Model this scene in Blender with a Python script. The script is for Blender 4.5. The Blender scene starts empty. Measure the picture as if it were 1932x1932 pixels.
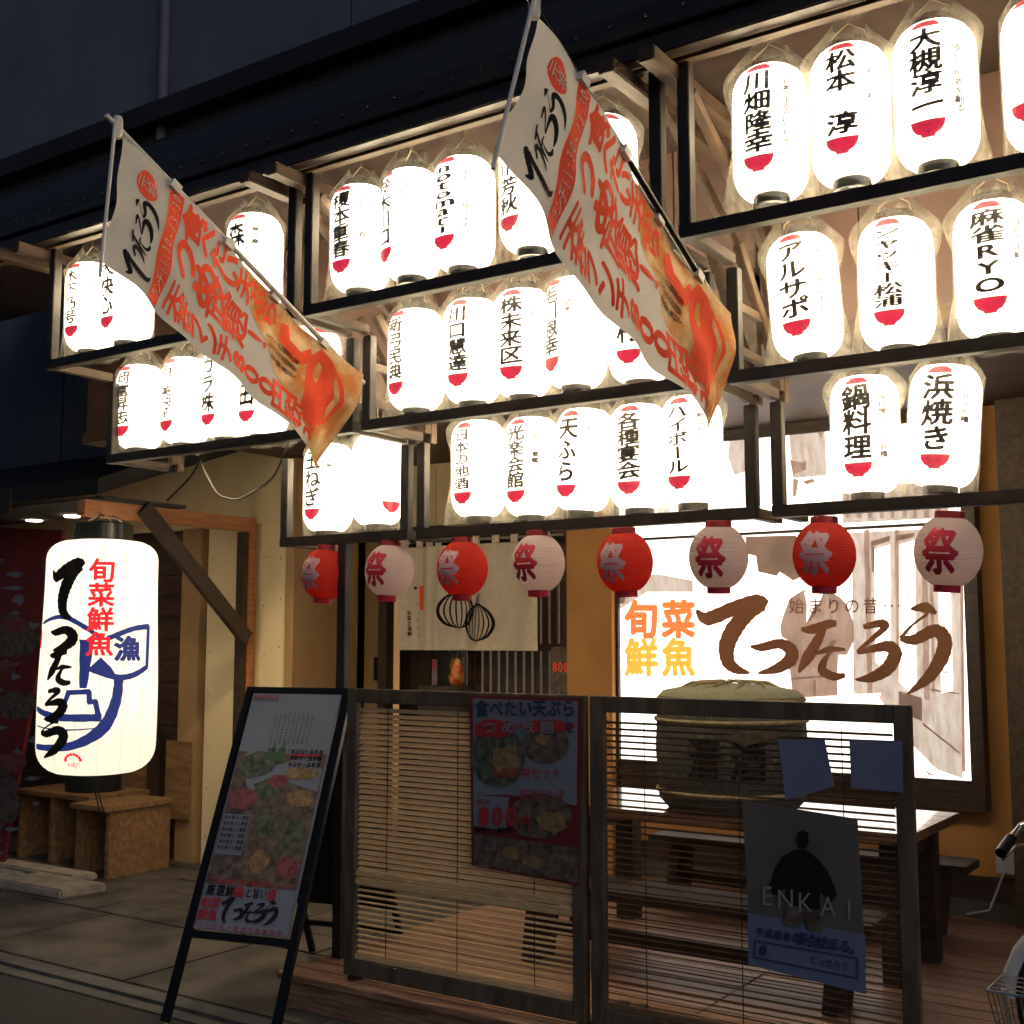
import bpy, bmesh, math, random
from mathutils import Vector, Matrix
random.seed(7)
S = bpy.context.scene
COL = S.collection
PI = math.pi
R_ = math.radians

# ------------------------------------------------------------------ camera, sky, exposure
EYE = Vector((0, 0, 1.6)); YAW = R_(34.2); PITCH = R_(6.06); FOC = 2260.0; MID = 966.0
cam_d = bpy.data.cameras.new('camera'); cam = bpy.data.objects.new('camera', cam_d); COL.objects.link(cam)
cam_d.sensor_width = 36; cam_d.lens = 36 * FOC / 1932; cam_d.clip_start = .05; cam_d.clip_end = 2000
cam.location = EYE; cam.rotation_euler = (PI/2 + PITCH, 0, YAW)
S.camera = cam
W = bpy.data.worlds.new('World'); S.world = W; W.use_nodes = True
nt = W.node_tree; bg = nt.nodes['Background']
sky = nt.nodes.new('ShaderNodeTexSky'); sky.sky_type = 'NISHITA'; sky.sun_disc = False
sky.sun_elevation = R_(2.5); sky.sun_rotation = math.atan2(.80, -.42); sky.air_density = 1.3; sky.ozone_density = 4.0
nt.links.new(sky.outputs[0], bg.inputs[0]); bg.inputs[1].default_value = .055
sun_d = bpy.data.lights.new('sun', 'SUN'); sun_d.energy = .24; sun_d.angle = R_(40); sun_d.color = (.86, .88, 1)
sun = bpy.data.objects.new('sun', sun_d); COL.objects.link(sun); sun.rotation_euler = Vector((.80, -.42, .42)).to_track_quat('Z', 'Y').to_euler()
S.view_settings.view_transform = 'Standard'; S.view_settings.look = 'None'
S.view_settings.exposure = 1.25; S.view_settings.gamma = 1
S.cycles.use_denoising = True; S.cycles.transparent_max_bounces = 32; S.cycles.max_bounces = 8
S.cycles.diffuse_bounces = 4; S.cycles.sample_clamp_indirect = 6

# ------------------------------------------------------------------ picture ray helpers (measured points -> metres)
_f = Vector((-math.sin(YAW)*math.cos(PITCH), math.cos(YAW)*math.cos(PITCH), math.sin(PITCH)))
_r = Vector((math.cos(YAW), math.sin(YAW), 0)); _u = _r.cross(_f)
def ray(x, y): return _f + _r*((x-MID)/FOC) - _u*((y-MID)/FOC)
def at(x, y, Y): d = ray(x, y); return EYE + d*(Y/d.y)
def atz(x, y, z): d = ray(x, y); return EYE + d*((z-EYE.z)/d.z)
def atx(x, y, X): d = ray(x, y); return EYE + d*(X/d.x)
def onplane(p0, n):
    p0 = Vector(p0); n = Vector(n).normalized()
    if n.dot(EYE-p0) < 0: n = -n
    def f(x, y, off=0.0):
        d = ray(x, y); return EYE + d*((p0 + n*off - EYE).dot(n)/d.dot(n))
    return f

# ------------------------------------------------------------------ materials
MATS = {}
def mat(name, col, rough=.6, metal=0, col2=None, scale=8, stretch=(1,1,1), bump=0, emit=None, es=0, spec=.4, detail=6, contrast=(.35,.65), coat=0):
    m = bpy.data.materials.new(name); m.use_nodes = True; n = m.node_tree.nodes; l = m.node_tree.links
    p = n['Principled BSDF']
    p.inputs['Base Color'].default_value = (*col, 1); p.inputs['Roughness'].default_value = rough
    p.inputs['Metallic'].default_value = metal; p.inputs['Specular IOR Level'].default_value = spec
    p.inputs['Coat Weight'].default_value = coat
    if col2 or bump:
        tc = n.new('ShaderNodeTexCoord'); mp = n.new('ShaderNodeMapping'); mp.inputs['Scale'].default_value = stretch
        nz = n.new('ShaderNodeTexNoise'); nz.inputs['Scale'].default_value = scale; nz.inputs['Detail'].default_value = detail
        l.new(tc.outputs['Object'], mp.inputs[0]); l.new(mp.outputs[0], nz.inputs['Vector'])
        if col2:
            cr = n.new('ShaderNodeValToRGB'); e = cr.color_ramp.elements
            e[0].position, e[1].position = contrast; e[0].color = (*col, 1); e[1].color = (*col2, 1)
            l.new(nz.outputs['Fac'], cr.inputs[0]); l.new(cr.outputs[0], p.inputs['Base Color'])
        if bump:
            b = n.new('ShaderNodeBump'); b.inputs['Strength'].default_value = bump; b.inputs['Distance'].default_value = .01
            l.new(nz.outputs['Fac'], b.inputs['Height']); l.new(b.outputs[0], p.inputs['Normal'])
    if emit:
        p.inputs['Emission Color'].default_value = (*emit, 1); p.inputs['Emission Strength'].default_value = es
    MATS[name] = m; return m
def paper_mat(name, col, trans=.6, es=0, ecol=None, blend=1, cream=None):
    m = bpy.data.materials.new(name); m.use_nodes = True; n = m.node_tree.nodes; l = m.node_tree.links
    n.remove(n['Principled BSDF']); out = n['Material Output']
    d = n.new('ShaderNodeBsdfDiffuse'); t = n.new('ShaderNodeBsdfTranslucent'); mx = n.new('ShaderNodeMixShader')
    mx.inputs[0].default_value = trans
    tc = n.new('ShaderNodeTexCoord'); nz = n.new('ShaderNodeTexNoise'); nz.inputs['Scale'].default_value = 25; nz.inputs['Detail'].default_value = 8
    mp = n.new('ShaderNodeMapping'); mp.inputs['Scale'].default_value = (1, 1, 3)
    l.new(tc.outputs['Object'], mp.inputs[0]); l.new(mp.outputs[0], nz.inputs['Vector'])
    cr = n.new('ShaderNodeValToRGB'); e = cr.color_ramp.elements; e[0].position = .3; e[1].position = .7
    e[0].color = (col[0]*.96, col[1]*.955, col[2]*.95, 1); e[1].color = (*col, 1)
    l.new(nz.outputs['Fac'], cr.inputs[0])
    l.new(cr.outputs[0], d.inputs[0]); l.new(cr.outputs[0], t.inputs[0])
    l.new(d.outputs[0], mx.inputs[1]); l.new(t.outputs[0], mx.inputs[2])
    last = mx
    if es:
        em = n.new('ShaderNodeEmission'); em.inputs[0].default_value = (*ecol, 1); em.inputs[1].default_value = es
        ad = n.new('ShaderNodeAddShader'); l.new(mx.outputs[0], ad.inputs[0]); l.new(em.outputs[0], ad.inputs[1]); last = ad
    l.new(last.outputs[0], out.inputs[0]); MATS[name] = m; return m
def film_mat(name, col, clear=.8, rough=.25):
    m = bpy.data.materials.new(name); m.use_nodes = True; n = m.node_tree.nodes; l = m.node_tree.links
    n.remove(n['Principled BSDF']); out = n['Material Output']
    tr = n.new('ShaderNodeBsdfTransparent'); d = n.new('ShaderNodeBsdfTranslucent'); d.inputs[0].default_value = (*col, 1)
    d2 = n.new('ShaderNodeBsdfDiffuse'); d2.inputs[0].default_value = (*col, 1)
    g = n.new('ShaderNodeBsdfGlossy'); g.inputs['Roughness'].default_value = rough; g.inputs[0].default_value = (*col, 1)
    a = n.new('ShaderNodeMixShader'); b = n.new('ShaderNodeMixShader'); c = n.new('ShaderNodeMixShader')
    a.inputs[0].default_value = .5; l.new(d.outputs[0], a.inputs[1]); l.new(d2.outputs[0], a.inputs[2])
    b.inputs[0].default_value = .35; l.new(a.outputs[0], b.inputs[1]); l.new(g.outputs[0], b.inputs[2])
    tc = n.new('ShaderNodeTexCoord'); nz = n.new('ShaderNodeTexNoise'); nz.inputs['Scale'].default_value = 18; nz.inputs['Detail'].default_value = 5; nz.inputs['Distortion'].default_value = 1.5
    l.new(tc.outputs['Object'], nz.inputs['Vector'])
    mr = n.new('ShaderNodeMapRange'); mr.inputs[1].default_value = .35; mr.inputs[2].default_value = .7; mr.inputs[3].default_value = clear+.1; mr.inputs[4].default_value = clear-.25
    l.new(nz.outputs['Fac'], mr.inputs[0])
    bp = n.new('ShaderNodeBump'); bp.inputs['Strength'].default_value = .6; l.new(nz.outputs['Fac'], bp.inputs['Height']); l.new(bp.outputs[0], g.inputs['Normal'])
    l.new(mr.outputs[0], c.inputs[0]); l.new(b.outputs[0], c.inputs[1]); l.new(tr.outputs[0], c.inputs[2]); l.new(c.outputs[0], out.inputs[0])
    MATS[name] = m; return m

WARM = (1, .83, .56)
lantern_paper = paper_mat('lantern_paper', (.85, .8, .7), .75, .8, (1, .91, .72))
big_paper = paper_mat('big_lantern_paper', (.85, .8, .7), .7, .19, (1, .92, .78))
red_glow = mat('red_lantern_ink', (.45, .01, .03), .7, emit=(1, .03, .09), es=.33)
red_glow_dim = mat('red_lantern_ink_deep', (.45, .01, .02), .7, emit=(1, .02, .03), es=.36)
black_ink = mat('black_ink', (.012, .010, .008), .7)
navy_ink = mat('navy_ink', (.012, .02, .09), .7, emit=(.06, .1, .5), es=.12)
thin_ink = mat('thin_brown_ink', (.03, .025, .02), .7, emit=(1, .8, .65), es=.03)
cap_black = mat('black_cap_plastic', (.012, .013, .010), .25, spec=.5)
film = film_mat('clear_film', (.40, .37, .31), .76)
wire = mat('steel_wire', (.35, .25, .15), .4, .8)
rack_black = mat('dark_rack_timber', (.016, .012, .010), .55, col2=(.03, .022, .018), scale=14, stretch=(1,1,1), bump=.2)
timber = mat('brown_timber', (.034, .019, .010), .6, col2=(.065, .039, .022), scale=6, stretch=(6,1,6), bump=.25)
timber_x = mat('brown_timber_long', (.04, .023, .012), .6, col2=(.075, .045, .025), scale=6, stretch=(1,8,8), bump=.25)
dark_timber = mat('dark_stained_timber', (.022, .013, .009), .5, col2=(.045, .028, .018), scale=7, stretch=(1,8,8), bump=.2)
orange_timber = mat('orange_timber', (.33, .13, .05), .5, col2=(.45, .2, .08), scale=6, stretch=(8,1,8), bump=.15)
orange_wall = mat('ochre_plaster', (.36, .175, .05), .8, col2=(.42, .21, .065), scale=3, bump=.08)
cream_wall = mat('cream_boards', (.68, .55, .31), .65, col2=(.73, .60, .36), scale=3, stretch=(2,2,.8), bump=.12)
tan_wall = mat('tan_panel', (.30, .19, .085), .65, col2=(.36, .23, .11), scale=3, stretch=(2,2,.8), bump=.1)
brown_wall = mat('reddish_brown_panel', (.042, .021, .014), .6, col2=(.07, .036, .025), scale=2.2, stretch=(1,1,.6), bump=.1)
roof_metal = mat('dark_metal_roof', (.012, .011, .011), .75, 0, col2=(.02, .017, .016), scale=3)
fascia_brown = mat('brown_fascia', (.022, .014, .011), .4, col2=(.035, .024, .018), scale=5, stretch=(1,6,6))
navy_wall = mat('grey_blue_cladding', (.10, .105, .14), .7, col2=(.13, .135, .17), scale=1.2, bump=.05)
grey_wall = mat('grey_cladding', (.09, .09, .08), .7, col2=(.12, .115, .1), scale=1.5, stretch=(8,8,.5))
asphalt = mat('asphalt', (.014, .0135, .0135), .85, col2=(.03, .028, .027), scale=60, bump=.5)
paving = mat('paving_tiles', (.022, .019, .017), .8, col2=(.085, .072, .060), scale=2.6, bump=.5, detail=12)
stone = mat('pale_stone', (.24, .20, .15), .85, col2=(.38, .32, .24), scale=14, bump=.6)
concrete = mat('concrete', (.055, .052, .048), .85, col2=(.095, .09, .08), scale=7, bump=.3)
deck_wood = mat('deck_boards', (.15, .075, .046), .42, col2=(.30, .175, .115), scale=5, stretch=(1.2,14,14), bump=.35)
frame_wood = mat('weathered_frame', (.05, .038, .025), .6, col2=(.10, .075, .05), scale=6, stretch=(4,4,1), bump=.25)
bamboo = mat('bamboo_slats', (.46, .29, .13), .45, col2=(.64, .45, .23), scale=9, stretch=(2,20,20), bump=.1)
bench_wood = mat('bench_pine', (.15, .08, .033), .6, col2=(.26, .15, .07), scale=5, stretch=(1,8,5), bump=.25)
board_brown = mat('dark_weatherboard', (.03, .017, .010), .6, col2=(.055, .03, .018), scale=5, stretch=(1,8,8), bump=.2)
table_top = mat('varnished_table', (.10, .045, .026), .16, col2=(.17, .085, .05), scale=5, stretch=(1,9,9), spec=.6, coat=.5)
cloth = mat('unbleached_cloth', (.60, .52, .40), .85, col2=(.66, .58, .46), scale=30, bump=.1)
white_pole = mat('white_plastic_pole', (.65, .6, .5), .35)
black_metal = mat('black_metal', (.01, .01, .01), .35, .5)
chrome = mat('bright_steel', (.6, .58, .55), .25, 1)
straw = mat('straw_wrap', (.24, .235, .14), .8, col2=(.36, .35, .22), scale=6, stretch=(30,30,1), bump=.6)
straw_grey_shaded = mat('straw_mat_shaded_side', (.05, .052, .04), .8, col2=(.09, .09, .068), scale=6, stretch=(30,30,1), bump=.6)  # barrel side straw, its backlit shade put into the colour
rope = mat('straw_rope', (.22, .17, .08), .9, col2=(.35, .28, .15), scale=40, bump=.5)
glass_dark = mat('dark_door_glass', (.01, .008, .006), .15, spec=.6)
lit_room = mat('lit_room_glow', (.6, .5, .4), .8, emit=(1, .72, .5), es=.9)
paper_white_dusk = mat('dusk_toned_white_paper', (.13, .145, .185), .4, col2=(.16, .175, .215), scale=2)  # white paper with the dim blue dusk light put into its colour
paper_blue = mat('pale_blue_paper', (.11, .135, .22), .55, col2=(.13, .155, .25), scale=2)
ink_red = mat('red_print', (.30, .02, .025), .5)
ink_redorange = mat('orange_red_print', (.88, .10, .04), .8, spec=.1)
ink_black = mat('black_print', (.015, .013, .015), .85, spec=.05)
ink_navy = mat('navy_print', (.02, .03, .09), .5)
flag_cloth = paper_mat('banner_cloth', (.90, .84, .73), .55)
food_print = mat('food_photo_print', (.66, .24, .06), .8, col2=(.84, .60, .30), scale=11, detail=9, contrast=(.40, .62), spec=.1)
food_dark = mat('dark_food_print', (.045, .03, .024), .5, col2=(.13, .10, .08), scale=30, detail=8)
food_green = mat('green_food_print', (.025, .035, .02), .5, col2=(.10, .11, .08), scale=35, detail=8)
food_gold = mat('golden_food_print', (.13, .075, .03), .5, col2=(.24, .16, .08), scale=40, detail=8)
food_pink = mat('pink_food_print', (.12, .02, .03), .5, col2=(.2, .07, .07), scale=40, detail=8)
poster_red = mat('deep_red_poster', (.12, .01, .014), .5, col2=(.16, .02, .02), scale=4)
sign_white = mat('backlit_white_film', (.8, .75, .7), .5, emit=(1, .88, .78), es=1.1)
def sepia(i, c, e):
    m = mat('backlit_sepia_%s' % i, (.3, .22, .18), .5, emit=c, es=e); n = m.node_tree.nodes; l = m.node_tree.links; p = n['Principled BSDF']
    tc = n.new('ShaderNodeTexCoord'); mp = n.new('ShaderNodeMapping'); mp.inputs['Scale'].default_value = (9, 9, 2.2)
    nz = n.new('ShaderNodeTexNoise'); nz.inputs['Scale'].default_value = 2.4; nz.inputs['Detail'].default_value = 9; nz.inputs['Roughness'].default_value = .7
    cr = n.new('ShaderNodeValToRGB'); el = cr.color_ramp.elements; el[0].position = .38; el[1].position = .66
    el[0].color = (c[0]*.62, c[1]*.58, c[2]*.55, 1); el[1].color = (min(1, c[0]*1.25), min(1, c[1]*1.25), min(1, c[2]*1.25), 1)
    l.new(tc.outputs['Object'], mp.inputs[0]); l.new(mp.outputs[0], nz.inputs['Vector']); l.new(nz.outputs['Fac'], cr.inputs[0]); l.new(cr.outputs[0], p.inputs['Emission Color'])
    return m
sep_pale = sepia('pale', (.95, .74, .64), .32); sep_mid = sepia('middle', (.6, .40, .31), .25); sep_dark = sepia('dark', (.22, .13, .10), .24); sep_deep = sepia('deep', (.05, .03, .025), .5)
lit_orange = mat('backlit_orange_letters', (.6, .2, .05), .5, emit=(1, .22, .06), es=.36)
lit_yellow = mat('backlit_yellow_letters', (.6, .5, .1), .5, emit=(1, .46, .06), es=.38)
logo_brown = mat('brown_vinyl_letters', (.27, .125, .07), .9, spec=.03)
red_paper = paper_mat('red_festival_paper', (.78, .10, .07), .6)
white_paper = paper_mat('white_festival_paper', (.88, .76, .72), .62)
ink_crimson = mat('crimson_ink', (.50, .02, .045), .7)
ink_pinkwhite = mat('faded_white_ink', (.55, .35, .38), .7)
grey_plastic = mat('grey_plastic', (.35, .37, .4), .4)
cable_black = mat('cable_rubber', (.01, .009, .008), .5)
gold_deco = mat('gilt_ornament', (.6, .35, .1), .35, .3, col2=(.5, .08, .03), scale=25)
green_leaf = mat('green_sprig', (.04, .10, .03), .6)
lamp_glow = mat('downlight_glow', (.9, .9, .9), .5, emit=(1, .8, .6), es=14)
bulb_white = mat('white_tube', (.7, .7, .66), .3)

# ------------------------------------------------------------------ object helpers
ORG = {}
def tag(o, label=None, cat=None, group=None, kind=None):
    if label: o['label'] = label
    if cat: o['category'] = cat
    if group: o['group'] = group
    if kind: o['kind'] = kind
    return o
def thing(name, label, cat, loc, group=None):
    o = bpy.data.objects.new(name, None); COL.objects.link(o); o.location = loc; o.empty_display_size = .1
    ORG[o.name] = Vector(loc); return tag(o, label, cat, group)
class MB:
    def __init__(s): s.v = []; s.f = []
    def add(s, v, f):
        b = len(s.v); s.v += [Vector(p) for p in v]; s.f += [tuple(i+b for i in q) for q in f]; return s
    def box(s, a, b):
        x0,y0,z0 = [min(a[i],b[i]) for i in range(3)]; x1,y1,z1 = [max(a[i],b[i]) for i in range(3)]
        return s.add([(x0,y0,z0),(x1,y0,z0),(x1,y1,z0),(x0,y1,z0),(x0,y0,z1),(x1,y0,z1),(x1,y1,z1),(x0,y1,z1)],
                     [(0,3,2,1),(4,5,6,7),(0,1,5,4),(1,2,6,5),(2,3,7,6),(3,0,4,7)])
    def beam(s, p, q, w, h, up=(0,0,1)):
        p, q = Vector(p), Vector(q); d = (q-p).normalized(); up = Vector(up)
        if abs(d.dot(up)) > .98: up = Vector((0,1,0))
        x = d.cross(up).normalized(); y = x.cross(d)
        vs = [c + x*(sx*w/2) + y*(sy*h/2) for c in (p, q) for sx, sy in ((-1,-1),(1,-1),(1,1),(-1,1))]
        return s.add(vs, [(0,1,2,3),(7,6,5,4),(0,4,5,1),(1,5,6,2),(2,6,7,3),(3,7,4,0)])
    def tube(s, pts, r, n=8, closed=False):
        pts = [Vector(p) for p in pts]; rs = r if isinstance(r, (list, tuple)) else [r]*len(pts)
        b = len(s.v); m = len(pts); ref = None
        for i, p in enumerate(pts):
            d = (pts[min(i+1, m-1)] - pts[max(i-1, 0)]).normalized()
            if ref is None: ref = Vector((0,0,1)) if abs(d.z) < .9 else Vector((0,1,0))
            x = d.cross(ref).normalized(); y = x.cross(d).normalized(); ref = y
            for k in range(n):
                a = 2*PI*k/n; s.v.append(p + x*(rs[i]*math.cos(a)) + y*(rs[i]*math.sin(a)))
        for i in range(m-1):
            for k in range(n):
                k2 = (k+1) % n; s.f.append((b+i*n+k, b+i*n+k2, b+(i+1)*n+k2, b+(i+1)*n+k))
        s.f.append(tuple(b+k for k in range(n))[::-1]); s.f.append(tuple(b+(m-1)*n+k for k in range(n))); return s
    def lathe(s, prof, n=32, c=(0,0,0), cap=True, fn=None):
        b = len(s.v); c = Vector(c)
        for r, z in prof:
            for k in range(n):
                a = 2*PI*k/n; p = Vector((r*math.cos(a), r*math.sin(a), z))
                if fn: p = fn(p, a, z)
                s.v.append(c+p)
        for i in range(len(prof)-1):
            for k in range(n):
                k2 = (k+1) % n; s.f.append((b+i*n+k, b+i*n+k2, b+(i+1)*n+k2, b+(i+1)*n+k))
        if cap:
            s.f.append(tuple(b+k for k in range(n))[::-1]); s.f.append(tuple(b+(len(prof)-1)*n+k for k in range(n)))
        return s
    def poly(s, pts): return s.add(pts, [tuple(range(len(pts)))])
    def slab(s, pts, off):
        n = len(pts); off = Vector(off); pts = [Vector(p) for p in pts]
        return s.add(pts+[p+off for p in pts], [tuple(range(n))[::-1], tuple(range(n, 2*n))] + [(i, (i+1)%n, n+(i+1)%n, n+i) for i in range(n)])
    def build(s, name, m, parent=None, smooth=False, bevel=0, origin=None, local=False):
        me = bpy.data.meshes.new(name)
        if parent is not None: o0 = ORG[parent.name]
        else: o0 = Vector(origin) if origin is not None else Vector((0,0,0))
        if local: me.from_pydata(s.v, [], s.f)
        else: me.from_pydata([p-o0 for p in s.v], [], s.f)
        me.materials.append(m)
        bm = bmesh.new(); bm.from_mesh(me)
        if bevel:
            bmesh.ops.bevel(bm, geom=[e for e in bm.edges if len(e.link_faces) == 2 and e.calc_face_angle(0) > .6], offset=bevel, segments=2, affect='EDGES', clamp_overlap=True)
        bmesh.ops.recalc_face_normals(bm, faces=bm.faces); bm.to_mesh(me); bm.free()
        if smooth:
            for p in me.polygons: p.use_smooth = True
            me.set_sharp_from_angle(angle=R_(40))
        o = bpy.data.objects.new(name, me); COL.objects.link(o)
        if parent is not None: o.parent = parent
        else: o.location = o0
        ORG[o.name] = o0
        return o

# ------------------------------------------------------------------ lettering
GLY = {}
def glyph(ch):
    k = ch
    if k in GLY: return GLY[k]
    c = bpy.data.curves.new('glyph', 'FONT'); c.body = ch; c.resolution_u = 3
    o = bpy.data.objects.new('glyph', c); COL.objects.link(o); bpy.context.view_layer.update()
    me = bpy.data.meshes.new_from_object(o.evaluated_get(bpy.context.evaluated_depsgraph_get()))
    v = [(p.co.x, p.co.y) for p in me.vertices]; f = [tuple(p.vertices) for p in me.polygons]
    bpy.data.objects.remove(o); bpy.data.meshes.remove(me); bpy.data.curves.remove(c)
    if v:
        if ord(ch) > 0x2e80:
            v = [(x-.5, y-.38) for x, y in v]
            if ch in 'ー〜~': v = [(y*.9, -x) for x, y in v]
        else:
            xs = [p[0] for p in v]; cx = (min(xs)+max(xs))/2
            v = [(x-cx, y-.35) for x, y in v]
    GLY[k] = (v, f); return GLY[k]
class Flat:
    """2D lettering and drawing in metres, later wrapped on a surface."""
    def __init__(s): s.v = []; s.f = []; s.layer = 0
    def put(s, v, f, k=0):
        b = len(s.v); s.v += [(p[0], p[1], k) for p in v]; s.f += [tuple(i+b for i in q) for q in f]; return s
    def ch(s, c, x, y, w, h, bold=0.0, jit=0, shear=0.0):
        w0, h0 = w, h; v, f = glyph(c); a = random.uniform(-jit, jit); sc = 1+random.uniform(-jit, jit)*.6
        ca, sa = math.cos(a), math.sin(a)
        sh = [(0, 0)] if bold <= 0 else [(-1,-.6),(1,.6),(0,-1),(0,1)] if bold < .02 else [(-1,0),(1,0),(0,-1),(0,1),(-.7,-.7),(.7,.7),(-.7,.7),(.7,-.7)]
        for k, (dx, dy) in enumerate(sh):
            o = []
            if 0x60 < ord(c) < 0x7b: h = h0*1.5; w = w0*1.1
            for px, py in v:
                px, py = (px+dx*bold)*w*sc, (py+dy*bold)*h*sc; py += px*shear
                o.append((x+px*ca-py*sa, y+px*sa+py*ca))
            s.put(o, f, k)
        return s
    def vert(s, txt, x, top, bot, w, h=None, bold=0.0, jit=0, shear=0.0, just=True):
        n = len(txt); step = (top-bot)/max(n, 1); h = h or min(step, w*1.25)
        for i, c in enumerate(txt):
            if c != ' ': s.ch(c, x+random.uniform(-jit, jit)*w*.3, top-step*(i+.5), w, h, bold, jit, shear)
        return s
    def horiz(s, txt, x0, x1, y, w, h, bold=0.0, jit=0):
        n = len(txt); step = (x1-x0)/n
        for i, c in enumerate(txt):
            if c != ' ': s.ch(c, x0+step*(i+.5), y, w, h, bold, jit)
        return s
    def stroke(s, pts, ws, n=7):
        P = [pts[0]] + list(pts) + [pts[-1]]; q = []; qw = []
        m = len(pts)
        for i in range(m-1):
            p0, p1, p2, p3 = [Vector(P[i+k]) for k in range(4)]
            for j in range(n):
                t = j/n; q.append(.5*((2*p1)+(p2-p0)*t+(2*p0-5*p1+4*p2-p3)*t*t+(3*p1-p0-3*p2+p3)*t**3)); qw.append(ws[i]+(ws[i+1]-ws[i])*t)
        q.append(Vector(pts[-1])); qw.append(ws[-1]); v = []
        for i, p in enumerate(q):
            d = (q[min(i+1, len(q)-1)]-q[max(i-1, 0)]); d = d.normalized() if d.length > 1e-9 else Vector((1, 0)); nrm = Vector((-d.y, d.x))
            wob = 1+.06*math.sin(i*2.3+len(q))
            v += [tuple(p+nrm*qw[i]*.5*wob), tuple(p-nrm*qw[i]*.5*wob)]
        b = len(s.v); s.layer = (s.layer+1) % 6
        s.v += [(a[0], a[1], s.layer*1.2+i*.03) for i, a in enumerate(v)]; s.f += [tuple(b+j for j in (2*i, 2*i+1, 2*i+3, 2*i+2)) for i in range(len(q)-1)]
        return s
    def line(s, pts, w): return s.stroke(pts, [w]*len(pts), 1) if len(pts) == 2 else s.stroke(pts, [w]*len(pts))
    def quad(s, x0, y0, x1, y1): return s.put([(x0,y0),(x1,y0),(x1,y1),(x0,y1)], [(0,1,2,3)])
    def poly(s, pts): return s.put(list(pts), [tuple(range(len(pts)))])
    def ell(s, cx, cy, rx, ry, n=28, wob=0):
        return s.poly([(cx+rx*math.cos(2*PI*k/n)*(1+random.uniform(-wob, wob)), cy+ry*math.sin(2*PI*k/n)*(1+random.uniform(-wob, wob))) for k in range(n)])
    def cut(s, dx, dy=0):
        bm = bmesh.new(); vs = [bm.verts.new(q) for q in s.v]
        for q in s.f:
            try: bm.faces.new([vs[i] for i in q])
            except ValueError: pass
        for ax, st in ((0, dx), (1, dy)):
            if not st: continue
            lo = min(p.co[ax] for p in bm.verts); hi = max(p.co[ax] for p in bm.verts); t = math.ceil(lo/st)*st
            while t < hi:
                no = [0,0,0]; no[ax] = 1; co = [0,0,0]; co[ax] = t
                bmesh.ops.bisect_plane(bm, geom=bm.verts[:]+bm.edges[:]+bm.faces[:], plane_co=co, plane_no=no, dist=1e-6); t += st
        bm.verts.index_update(); s.v = [(v.co.x, v.co.y, v.co.z) for v in bm.verts]; s.f = [tuple(v.index for v in q.verts) for q in bm.faces]; bm.free(); return s
    def wrap(s, fn):
        o = []; e = 1e-3
        for x, y, k in s.v:
            p = fn(x, y)
            if k: p = p + (fn(x+e, y)-p).cross(fn(x, y+e)-p).normalized()*(k*.00013)
            o.append(p)
        return MB().add(o, s.f)
def flat_map(o, ex, ey, n, off=.002):
    o, ex, ey, n = Vector(o), Vector(ex), Vector(ey), Vector(n)
    return lambda x, y: o + ex*x + ey*y + n*off
LOGO = {   # brush strokes: centre line and width, y down
 'te': [([(470,930),(520,968),(640,922),(740,892),(784,908)], [8,64,64,64,36]), ([(774,915),(705,945),(642,1010),(606,1090),(612,1160),(652,1195),(708,1210)], [30,62,78,74,60,42,8])],
 'tsu': [([(710,1092),(760,1096),(840,1080),(890,1108),(888,1150),(830,1190),(742,1212)], [8,38,44,58,62,46,6])],
 'ta': [([(935,1016),(985,1016),(1060,992),(1094,992)], [12,44,38,26]), ([(1046,988),(1012,1060),(966,1140),(924,1208)], [22,44,54,10]), ([(1000,1126),(1060,1106),(1134,1106)], [8,32,10]), ([(1064,1118),(1036,1162),(1032,1200),(1082,1226),(1132,1220)], [10,32,42,38,20])],
 'ro': [([(1212,1006),(1288,990),(1312,1002),(1262,1050),(1188,1116),(1250,1104),(1322,1092),(1354,1124),(1320,1190),(1250,1230),(1176,1240)], [22,38,32,24,14,32,52,64,62,46,6])],
 'u': [([(1424,926),(1490,920),(1538,946)], [10,52,12]), ([(1500,946),(1430,998),(1378,1056)], [12,11,20]), ([(1376,1056),(1440,1062),(1530,1022),(1574,1062),(1560,1142),(1500,1232),(1408,1304)], [22,48,58,66,68,54,6])],
}
LBOX = {}
for k_, st_ in LOGO.items():
    xs_ = [p[0] for q, w in st_ for p in q]; ys_ = [p[1] for q, w in st_ for p in q]; LBOX[k_] = (min(xs_), max(xs_), min(ys_), max(ys_))
def logo(F, key, x, y, w, h, rot=0, th=1.0):
    ca, sa = math.cos(rot), math.sin(rot); x0, x1, y0, y1 = LBOX[key]; kx, ky = w/(x1-x0), h/(y1-y0)
    for pts, ws in LOGO[key]:
        q = [((px-(x0+x1)/2)*kx, -(py-(y0+y1)/2)*ky) for px, py in pts]
        F.stroke([(x+a*ca-b*sa, y+a*sa+b*ca) for a, b in q], [k*math.sqrt(kx*ky)*th for k in ws])

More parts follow.
